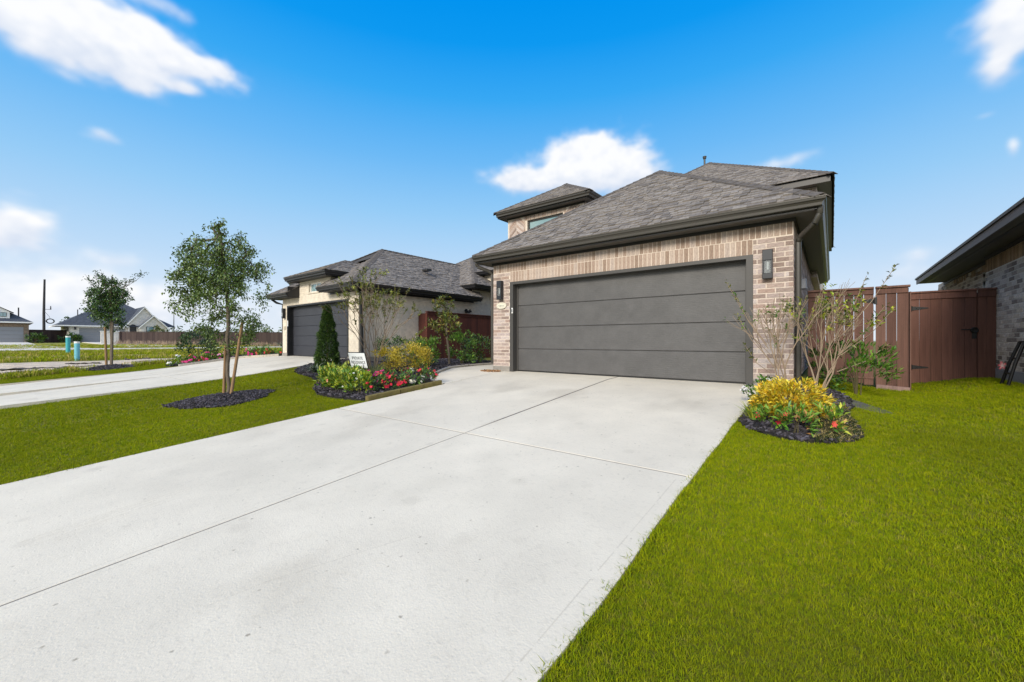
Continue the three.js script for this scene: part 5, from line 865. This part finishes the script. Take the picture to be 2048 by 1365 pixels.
{ // scraps of erosion cloth and spoil along the sand strip
  const spots = [[-19.0, 6.6, 1.9, 0.7, 'crumpled dark cloth on the sand strip nearest the left edge'], [-19.9, 5.2, 1.1, 0.5, 'crumpled dark cloth on the sand strip left of the slim tree'], [-20.6, 3.3, 0.9, 0.4, 'crumpled dark cloth on the sand behind the slim tree']];
  spots.forEach(([x, z, w, d, lab], i) => { const g = new THREE.PlaneGeometry(d, w, 14, 30).rotateX(-Math.PI / 2), p = g.attributes.position; for (let k = 0; k < p.count; k++) { const a = p.getX(k), b = p.getZ(k); p.setXYZ(k, a + (fbm(b * 3, i, 5, 3) - 0.5) * 0.5, 0.02 + 0.16 * fbm(a * 6 + i * 7, b * 5, 44, 3), b); } g.computeVertexNormals(); const m = single('erosion_cloth', g, M.fabric, lab, 'cloth', 'erosion cloth scraps'); m.position.set(x, H(x, z) + 0.03, z); });
}
{
  const t = thing('utility_pole', 'tall dark wooden utility pole behind the far fence', 'pole', [-95, 0.4, 2.6]); mesh('shaft', tube([V(0, 0, 0), V(0, 5, 0.02), V(0, 10.4, -0.06)], [0.19, 0.16, 0.12], 10), M.pole, t); mesh('bracket', box(-0.04, 5.5, -0.75, 0.04, 5.56, 0.0), M.pole, t); mesh('insulator', new THREE.CylinderGeometry(0.05, 0.08, 0.6, 8).translate(0, 5.8, -0.72), M.pole, t);
  const c = thing('cable_coil', 'black coil of cable hanging beside the utility pole', 'cable', [-94.6, 4.0, 1.95]); mesh('coil', new THREE.TorusGeometry(0.42, 0.085, 10, 32).rotateY(Math.PI / 2).scale(1, 0.85, 1), M.black, c); mesh('hanger', tube([V(0, 0.36, 0), V(-0.1, 0.75, 0.1), V(-0.35, 1.5, 0.55)], 0.02, 5), M.black, c);
  const l = thing('street_lamp', 'slim grey street lamp beyond the far fence', 'lamp', [-80, 0.4, -10.83]); mesh('shaft', tube([V(0, 0, 0), V(0, 5.4, 0)], [0.09, 0.06], 8), M.steel, l); mesh('arm', tube([V(0, 5.35, 0), V(0, 5.7, -0.5), V(0, 5.72, -1.0)], 0.04, 6), M.steel, l); mesh('lamp_head', box(-0.1, 5.66, -1.5, 0.1, 5.76, -0.95, 0.02), M.steel, l);
}
// ---------------------------------------------------------------- far houses and fences across the field
function gable(w, h, d, z) { return tri([[V(-w, 0, z), V(w, 0, z), V(0, h, z)]]); }
{ // local x = right in the photograph (world -z), local z = toward the street (world +x)
  const t = thing('white_house', 'white brick house with grey garage door and steep dark roof across the field', 'house', [-80, 0.5, 0], Math.PI / 2);
  mesh('wall', merge([box(-1, 0, -12, 5.2, 2.55, 0), box(5.2, 0, -12, 9.8, 2.6, 0.35)]), M.whiteBrick, t);
  mesh('garage_surround', merge([box(-0.9, 0, 0.0, 0.0, 2.5, 0.1), box(4.9, 0, 0, 5.19, 2.5, 0.1), box(0.0, 2.15, 0, 4.9, 2.5, 0.1)]), M.whiteBrick, t);
  const gd = new THREE.Group(); gd.name = 'garage_door'; t.add(gd); for (let i = 0; i < 4; i++) mesh('panel', box(0.01, i * 0.535 + 0.02, 0.01, 4.89, (i + 1) * 0.535, 0.05), M.doorGrey, gd);
  const roof = new THREE.Group(); roof.name = 'roof'; t.add(roof);
  const R2 = (a) => a; mesh('roof_plane', tri([[V(-2.3, 2.5, 0.6), V(5.4, 2.5, 0.6), V(4.6, 6.9, -5.5), V(4.4, 6.9, -5.5)], [V(5.4, 2.5, 0.6), V(11, 2.6, 0.3), V(4.6, 6.9, -5.5)], [V(-2.3, 2.5, -11.6), V(-2.3, 2.5, 0.6), V(4.4, 6.9, -5.5)], [V(11, 2.6, 0.3), V(11, 2.6, -11.6), V(4.6, 6.9, -5.5)], [V(11, 2.6, -11.6), V(-2.3, 2.5, -11.6), V(4.4, 6.9, -5.5)]]), M.deckBlue, roof);
  const gb = (cx, half, y0, hh, zf, zb, wallMat, nm) => { mesh(nm + '_wall', tri([[V(cx - half, y0, zf), V(cx + half, y0, zf), V(cx, y0 + hh, zf)]]), wallMat, t); const o = 0.25, k = hh / half; mesh(nm + '_roof', tri([[V(cx - half - o, y0 - o * k, zf + 0.3), V(cx, y0 + hh, zf + 0.3), V(cx, y0 + hh, zb), V(cx - half - o, y0 - o * k, zb)].reverse(), [V(cx, y0 + hh, zf + 0.3), V(cx + half + o, y0 - o * k, zf + 0.3), V(cx + half + o, y0 - o * k, zb), V(cx, y0 + hh, zb)].reverse()]), M.deckBlue, roof);
    for (const s of [-1, 1]) { const a = V(cx + s * (half + o), y0 - o * k, zf + 0.31), b = V(cx, y0 + hh, zf + 0.31); const q = [a, b, b.clone().add(V(0, -0.22, 0)), a.clone().add(V(0, -0.22, 0))]; mesh('barge_board', tri([q, q.map(v => v.clone().add(V(0, 0, -0.05))).reverse(), [q[3], q[2], q[2].clone().add(V(0, 0, -0.05)), q[3].clone().add(V(0, 0, -0.05))]]), M.white, roof); } };
  gb(7.1, 2.3, 2.6, 3.1, 0.35, -6, M.whiteBrick, 'gable'); gb(8.1, 1.6, 2.6, 1.75, 0.9, -3, M.whiteBrick, 'small_gable');
  mesh('bay_wall', box(6.5, 0, 0.36, 9.7, 2.6, 0.88), M.whiteBrick, t);
  mesh('fascia', merge([box(-2.3, 2.36, 0.55, 5.2, 2.52, 0.62), box(-2.34, 2.36, -11, -2.28, 2.52, 0.6)]), M.white, roof);
  const s = new THREE.Shape(); s.moveTo(-0.38, 0); s.lineTo(0.38, 0); s.lineTo(0.38, 1.7); s.absarc(0, 1.7, 0.38, 0, Math.PI, false); s.closePath(); mesh('arched_door', new THREE.ExtrudeGeometry(s, { depth: 0.06, bevelEnabled: false }).translate(5.75, 0.75, 0.36), M.black, t);
  const wn = mesh('window', box(7.2, 1.1, 0.885, 8.1, 2.5, 0.93), M.black, t); mesh('pane', box(7.27, 1.17, 0.931, 8.03, 2.43, 0.94), M.glass, wn);
  mesh('wall_lantern', box(-0.5, 1.9, 0.101, -0.3, 2.25, 0.25), M.black, t); mesh('vent_pipe', tube([V(0, 3.9, -1.6), V(0, 4.9, -1.6)], 0.06, 6), M.pole, roof);
  shrub('shrub', 'green shrub at the far white house garage corner', 'shrub', [-79.2, 0.9], { seed: 131, y: 0.45, r: 1.1, h: 1.1, n: 400, len: 0.3, wid: 0.2, cols: GR.dark.concat(GR.mid) });
  shrub('shrub', 'rounded bronze green tree shrub before the far white house window', 'shrub', [-77.6, -8.2], { seed: 132, y: 0.4, r: 0.9, h: 2.7, n: 600, len: 0.25, wid: 0.18, cols: GR.olive.concat(GR.dark) });
  const a = thing('far_brick_house', 'brown brick house with dormer and grey garage door at the left edge', 'house', [-78, 0.5, 7.62], Math.PI / 2);
  mesh('wall', merge([box(-5, 0, -10, 2.85, 2.75, -0.05), box(-5, 2.1, -0.05, 2.85, 2.75, 0.0), box(2.4, 0, -0.05, 2.85, 2.1, 0.0)]), std({ color: C(140, 122, 104), roughness: 0.95, bumpMap: re(tPainted, 1.5), bumpScale: 0.01, map: re(tGranule, 1.2) }), a);
  mesh('corner_wall', box(2.4, 0, 0.002, 2.86, 1.1, 0.03), M.foundation, a);
  const gd2 = new THREE.Group(); gd2.name = 'garage_door'; a.add(gd2); for (let i = 0; i < 4; i++) mesh('panel', box(-2.4, i * 0.52 + 0.02, -0.045, 2.39, (i + 1) * 0.52, -0.01), M.doorGrey, gd2);
  const r2 = new THREE.Group(); r2.name = 'roof'; a.add(r2); mesh('roof_plane', tri([[V(-5.4, 2.75, 0.5), V(3.2, 2.75, 0.5), V(-1, 5.6, -4.5)], [V(3.2, 2.75, 0.5), V(3.2, 2.75, -10.3), V(-1, 5.6, -4.5)], [V(-5.4, 2.75, -10.3), V(-5.4, 2.75, 0.5), V(-1, 5.6, -4.5)], [V(3.2, 2.75, -10.3), V(-5.4, 2.75, -10.3), V(-1, 5.6, -4.5)]]), M.deckBlue, r2); mesh('fascia', merge([box(-5.4, 2.6, 0.45, 3.22, 2.76, 0.52), box(3.16, 2.6, -10.3, 3.22, 2.76, 0.45)]), M.white, r2);
  mesh('dormer_wall', merge([box(-0.8, 3.2, -2, 1.25, 4.05, -0.2)]), M.white, a); mesh('dormer_gable', tri([[V(-0.8, 4.05, -0.2), V(1.25, 4.05, -0.2), V(0.22, 4.75, -0.2)]]), M.white, a); mesh('dormer_roof', tri([[V(0.22, 4.8, 0.05), V(1.6, 3.95, 0.05), V(1.6, 3.95, -3), V(0.22, 4.8, -3)].reverse(), [V(-1.1, 3.95, 0.05), V(0.22, 4.8, 0.05), V(0.22, 4.8, -3), V(-1.1, 3.95, -3)].reverse()]), M.deckBlue, r2);
  const w2 = mesh('dormer_window', box(0.4, 3.4, -0.198, 1.0, 3.95, -0.15), M.black, a); for (const k of [0, 1]) mesh('pane', box(0.44 + k * 0.28, 3.44, -0.149, 0.68 + k * 0.28, 3.91, -0.14), M.glass, w2);
  mesh('vent_pipe', tube([V(2.0, 3.4, -1.2), V(2.0, 4.7, -1.2)], 0.07, 6), M.pole, r2);
  shrub('shrub', 'green shrub at the corner of the far brown brick house', 'shrub', [-77.4, 4.2], { seed: 133, y: 0.4, r: 0.8, h: 1.4, n: 400, len: 0.3, wid: 0.15, cols: GR.dark.concat(GR.mid) });
}
function farFence(label, P, Q, y0, y1, h, w) {
  const t = thing('board_fence', label, 'fence', [0, 0, 0], 0, 'far fences'), L = Math.hypot(Q[0] - P[0], Q[1] - P[1]), n = Math.round(L / w), a = Math.atan2(-(Q[1] - P[1]), Q[0] - P[0]), gs = [];
  for (let i = 0; i < n; i++) { const u = (i + 0.5) / n, b = lerp(y0, y1, u); const g = new THREE.BoxGeometry(L / n + 0.01, h, 0.03).rotateY(a).translate(lerp(P[0], Q[0], u), b + h / 2, lerp(P[1], Q[1], u)); g.translate((i % 2) * 0.02, 0, 0); gs.push(colored(noIdx(g), pick(FB4).color)); }
  const m = mesh('boards', merge(gs), std({ vertexColors: true, roughness: 0.9 }), t); m.userData.kind = 'stuff';
  for (let i = 0; i <= n; i += Math.round(7 / w)) { const u = i / n, g = new THREE.BoxGeometry(0.14, h + 0.06, 0.12).rotateY(a).translate(lerp(P[0], Q[0], u) + 0.06, lerp(y0, y1, u) + h / 2, lerp(P[1], Q[1], u) + 0.05); mesh('post', g, FB4[2], t); }
  const cp = new THREE.BoxGeometry(L, 0.06, 0.16).rotateY(a).rotateZ(0).translate((P[0] + Q[0]) / 2, (y0 + y1) / 2 + h + 0.03, (P[1] + Q[1]) / 2); mesh('cap_rail', cp, FB4[0], t);
}
farFence('long brown fence behind the field between white house and cream house', [-69.6, -2.9], [-56, -22], 0.16, 0.22, 1.8, 0.3);
farFence('dark brown fence between the two far houses', [-83, 4.7], [-83, -0.2], 0.5, 0.5, 1.8, 0.3);
{ const t = thing('end_wall', 'white fence end wall beside the far brown fence', 'wall', [-70.2, 0, -2.6]); mesh('panel', box(-0.2, 0.1, -0.3, 0.1, 2.0, 1.5), M.whiteBrick, t); mesh('coping', box(-0.25, 2.0, -0.35, 0.15, 2.08, 1.55), M.white, t); }
{ // woods on the horizon
  const r = rng(201), L = new Leaves(), cs = [C(84, 104, 60), C(70, 92, 52), C(98, 114, 70)];
  for (let k = 0; k < 70; k++) { const z = -18 - k * 2.6 - r() * 2, x = -118 - r() * 30 + k * 0.3, h = 3.2 + r() * 1.9, w = 2 + r() * 1.5; for (let q = 0; q < 130; q++) { const d = rdir(r).multiplyScalar(Math.cbrt(r())); L.add(V(x + d.x * w, 0.5 + h * 0.55 + d.y * h * 0.5, z + d.z * w), rdir(r), 0.6 + r() * 0.4, 0.5, vary(cs, r), r); } }
  for (let k = 0; k < 26; k++) { const z = 3 + k * 3.2 + r() * 2, x = -130 - r() * 20, h = 2.6 + r() * 1.2; for (let q = 0; q < 110; q++) { const d = rdir(r).multiplyScalar(Math.cbrt(r())); L.add(V(x + d.x * 2.6, 0.5 + h * 0.5 + d.y * h * 0.5, z + d.z * 2.6), rdir(r), 0.6, 0.5, vary(cs, r), r); } }
  const m = L.build('distant_woods', scene); m.userData.kind = 'stuff'; m.userData.label = 'low green woods on the horizon beyond the field';
  leafTree('far_tree', 'dark sparse tree between the pole and the far white house', -112, 0.5, -1.4, { seed: 77, roots: [[V(0, 0, 0), V(0, 1.5, 0), V(0, 3, 0)]], c: [0, 3.5, -0.6], rad: [1.6, 1.5, 2.0], tips: 60, per: 14, spread: 0.4, len: 0.4, wid: 0.26, cols: GR.dark, rt: 0.02 });
}

// ---------------------------------------------------------------- turf, rough grass, mulch chips (uncountable)
const inView = (x, z, pad) => { const dx = x - 6, dz = z - 7.62, dd = dx * camD.x + dz * camD.z, sd = dx * camR.x + dz * camR.z; return dd > -0.3 && Math.abs(sd) < dd * 1.29 + pad; };
const blocks = [BED, BED_R, MULCH1, MULCH2, BORDER];
function isLawn(x, z) {
  if (x > DRIVE_L + 0.012 && x < DRIVE_R - 0.012) return false;
  if (x > 8.36 && z < 0.65) return false;
  if (x > DRIVE_R && z < -3.8) return false; if (x > 5 && x < 5.6 && z < 0.1) return false; if (x > 5.5 && x < 7.1 && z < -2.3) return false;
  if (x < DRIVE_L && x > -7.25) { if (z < 1.5) return false; if (x > -0.4 && z < 3.62) return false; if (z < 1.95 && x > -2.2) return false; }
  if (x < -7.2 && x > -13.88) return false;
  if (x < -13.8 && (x < -17.6 - (vnoise(z * 0.9, 2, 9) - 0.5) * 1.2 || z < 1)) return false;
  for (const b of blocks) if (inPoly(b, x, z)) return false;
  return true;
}
function tuftGeo(n, h, w, spread, seed, bend = 0.5) {
  const r = rng(seed), p = [], idx = []; for (let k = 0; k < n; k++) { const a = r() * 6.28, bx = (r() - 0.5) * spread, bz = (r() - 0.5) * spread, l = h * (0.6 + r() * 0.6), ln = bend * (0.2 + r()), o = p.length / 3, sx = -Math.sin(a) * w / 2, sz = Math.cos(a) * w / 2, dx = Math.cos(a), dz = Math.sin(a);
    p.push(bx - sx, -0.004, bz - sz, bx + sx, -0.004, bz + sz, bx - sx * 0.8 + dx * ln * l * 0.35, l * 0.6, bz - sz * 0.8 + dz * ln * l * 0.35, bx + sx * 0.8 + dx * ln * l * 0.35, l * 0.6, bz + sz * 0.8 + dz * ln * l * 0.35, bx + dx * ln * l, l * 0.95, bz + dz * ln * l); idx.push(o, o + 1, o + 2, o + 1, o + 3, o + 2, o + 2, o + 3, o + 4); }
  const g = new THREE.BufferGeometry(); g.setAttribute('position', new THREE.Float32BufferAttribute(p, 3)); g.setIndex(idx); g.computeVertexNormals(); return g;
}
function scatter(name, label, geo, mat, items, cols) {
  const im = new THREE.InstancedMesh(geo, mat, items.length), m = new THREE.Matrix4(), q = new THREE.Quaternion(), e = new THREE.Euler();
  items.forEach((t, i) => { e.set(t[5] || 0, t[3], t[6] || 0); q.setFromEuler(e); m.compose(V(t[0], t[1], t[2]), q, V(t[4], t[4] * (t[7] || 1), t[4])); im.setMatrixAt(i, m); im.setColorAt(i, cols(t, i)); });
  im.name = numbered(name); im.castShadow = im.receiveShadow = true; im.userData = { kind: 'stuff', label }; scene.add(im); return im;
}
const bladeMat = new THREE.MeshPhysicalMaterial({ color: 0xffffff, roughness: 0.95, specularIntensity: 0.25, side: THREE.DoubleSide, transmission: 0.12, thickness: 0 });
{
  const near = [], r = rng(301), cell = (d) => d < 3.2 ? 0.02 : d < 6 ? 0.026 : d < 10 ? 0.038 : 0.062;
  const area = (x0, x1, z0, z1) => { // stratified in half-metre blocks with a density that falls with distance
    for (let X = x0; X < x1; X += 0.5) for (let Z = z0; Z < z1; Z += 0.5) { if (!inView(X + 0.25, Z + 0.25, 2.0)) continue; const d = Math.hypot(X - 6, Z - 7.62), c = cell(d); for (let x = X; x < Math.min(X + 0.5, x1) - 1e-6; x += c) for (let z = Z; z < Z + 0.5 - 1e-6; z += c) { const a = x + r() * c, b = z + r() * c; const edge = Math.abs(a - DRIVE_R) < 0.045 || Math.abs(a - DRIVE_L) < 0.045 ? 0.95 + r() * 0.65 : 1; if (isLawn(a, b)) near.push([a, H(a, b), b, r() * 6.28, edge * (d < 3.2 ? 0.9 : d < 6 ? 1 : d < 10 ? 1.15 : 1.5) * (0.75 + r() * 0.5), (r() - 0.5) * 0.6, (r() - 0.5) * 0.6]); } }
  };
  area(5, 13, -4, 9); area(-7.5, -0.2, 1.4, 9.4); area(-18.5, -13.8, 1, 10);
  const base = GR.lawn, c = new THREE.Color(), dry = C(150, 138, 62);
  scatter('lawn_grass', 'short green turf of the front lawns', tuftGeo(17, 0.021, 0.0027, 0.042, 5, 1.7), bladeMat, near, (t, i) => { const n = fbm(t[0] * 0.7, t[2] * 0.7, 311, 3), f = 0.86 + 0.42 * (n - 0.2) + (hash(i, 3, 1) - 0.5) * 0.22; c.copy(base[Math.floor(hash(i, 9, 2) * 4)]); if (hash(i, 5, 7) < 0.05) c.lerp(dry, 0.6); c.lerp(C(112, 120, 10), sm(0.5, 0.75, fbm(t[0] * 0.5 + 4, t[2] * 0.5, 333, 3)) * 0.5); return c.multiplyScalar(f); });
  const field = []; const r2 = rng(303); for (let k = 0; k < 42000; k++) { const x = -17 - Math.pow(r2(), 1.5) * 48, z = -14 + r2() * 26; if (!inView(x, z, 2) || inPoly(MULCH2, x, z) || (x > -15.4 && z > -3) || inPoly(BORDER, x, z)) continue; if (x > -53.2 && x < -45.8) continue; const s = sand(x, z); if (r2() < Math.max(s[0], s[1]) * 1.1) continue; if (z < 0 && x > -14) continue; field.push([x, H(x, z) - 0.01, z, r2() * 6.28, 0.7 + r2() * 0.9, (r2() - 0.5) * 0.4, (r2() - 0.5) * 0.4]); }
  scatter('field_grass', 'rough yellow green grass of the empty field', tuftGeo(9, 0.13, 0.014, 0.12, 6, 0.6), bladeMat, field, (t, i) => { c.copy(hash(i, 2, 4) < 0.55 ? base[i % 4] : GR.straw[i % 3]); return c.multiplyScalar(0.85 + hash(i, 1, 1) * 0.5); });
  const seed = []; for (let k = 0; k < 380; k++) { const u = r2(), x = lerp(-68, -55, u) + 1.2 + r2() * 2, z = lerp(-3.6, -22, u) + 1.0 + r2() * 1.5; seed.push([x, H(x, z) - 0.01, z, r2() * 6.28, 0.8 + r2() * 0.5, (r2() - 0.5) * 0.3, (r2() - 0.5) * 0.3]); }
  scatter('seed_grass', 'tall pale seed grass along the far fence', tuftGeo(6, 0.6, 0.03, 0.3, 8, 0.35), bladeMat, seed, (t, i) => C(168, 146, 124).multiplyScalar(0.8 + hash(i, 1, 3) * 0.4));
}
{
  const chip = new THREE.BoxGeometry(0.042, 0.009, 0.016), p = chip.attributes.position; for (let i = 0; i < p.count; i++) p.setX(i, p.getX(i) * (p.getZ(i) > 0 ? 1 : 0.75)); chip.computeVertexNormals();
  const items = [], r = rng(305), put = (poly, yf, n, s0 = 1) => { const xs = poly.map(q => q[0]), zs = poly.map(q => q[1]), x0 = Math.min(...xs), x1 = Math.max(...xs), z0 = Math.min(...zs), z1 = Math.max(...zs); for (let k = 0; k < n; k++) { const x = lerp(x0, x1, r()), z = lerp(z0, z1, r()); const jx = x + (r() - 0.5) * 0.1, jz = z + (r() - 0.5) * 0.1; if (!inPoly(poly, jx, jz)) continue; items.push([x, yf(x, z) + 0.004 + r() * 0.012, z, r() * 6.28, s0 * (0.6 + r() * 0.9), (r() - 0.5) * 0.9, (r() - 0.5) * 0.9, 1 + r()]); } };
  put(MULCH1, m1Y, 5200); put(MULCH2, m2Y, 2500, 1.5); put(BED, bedY, 26000, 1.1); put(BED_R, (x, z) => bedY(x, z) - 0.03, 5200); put(BORDER, bedY, 3000, 1.5);
  const cs = [C(46, 42, 46), C(34, 31, 33), C(66, 60, 66), C(88, 84, 92), C(28, 26, 28)];
  scatter('mulch_chips', 'dark shredded mulch chips in the beds and tree rings', chip, std({ color: 0xffffff, roughness: 0.9 }), items, (t, i) => cs[Math.floor(hash(i, 4, 8) * 5)]);
  const dry = [], r2 = rng(307); for (let k = 0; k < 5200; k++) { const x = 5.75 + r2() * 0.75, z = 1.2 + r2() * 1.7; if (!inPoly(BED_R, x, z) || x < 5.8 + 0.15 * vnoise(z * 4, 1, 3)) continue; dry.push([x, bedY(x, z) - 0.03, z, r2() * 6.28, 0.8 + r2() * 0.6, (r2() - 0.5) * 0.8, (r2() - 0.5) * 0.8]); }
  scatter('dry_grass', 'matted dark and straw coloured grass beside the croton bed', tuftGeo(8, 0.028, 0.004, 0.05, 9, 2.2), bladeMat, dry, (t, i) => hash(i, 2, 2) < 0.3 ? C(176, 160, 104) : hash(i, 3, 3) < 0.6 ? C(64, 76, 36) : C(44, 54, 30));
  const deb = [], r3 = rng(309); for (let k = 0; k < 420; k++) { const a = r3() * 6.28, q = Math.sqrt(r3()), x = -0.52 + Math.cos(a) * q * 0.32 * 0.9, z = 0.17 + Math.sin(a) * q * 0.13; deb.push([x, slabTop(x, z) + 0.004 + r3() * 0.02 * (1 - q), z, r3() * 6.28, 0.7 + r3() * 0.8, (r3() - 0.5), (r3() - 0.5)]); }
  scatter('leaf_litter', 'small drift of brown leaf litter at the left garage pier foot', chip, std({ color: 0xffffff, roughness: 0.95 }), deb, (t, i) => [C(120, 84, 52), C(150, 112, 74), C(88, 60, 40), C(176, 140, 98)][i % 4]);
}
renderer.render(scene, camera);
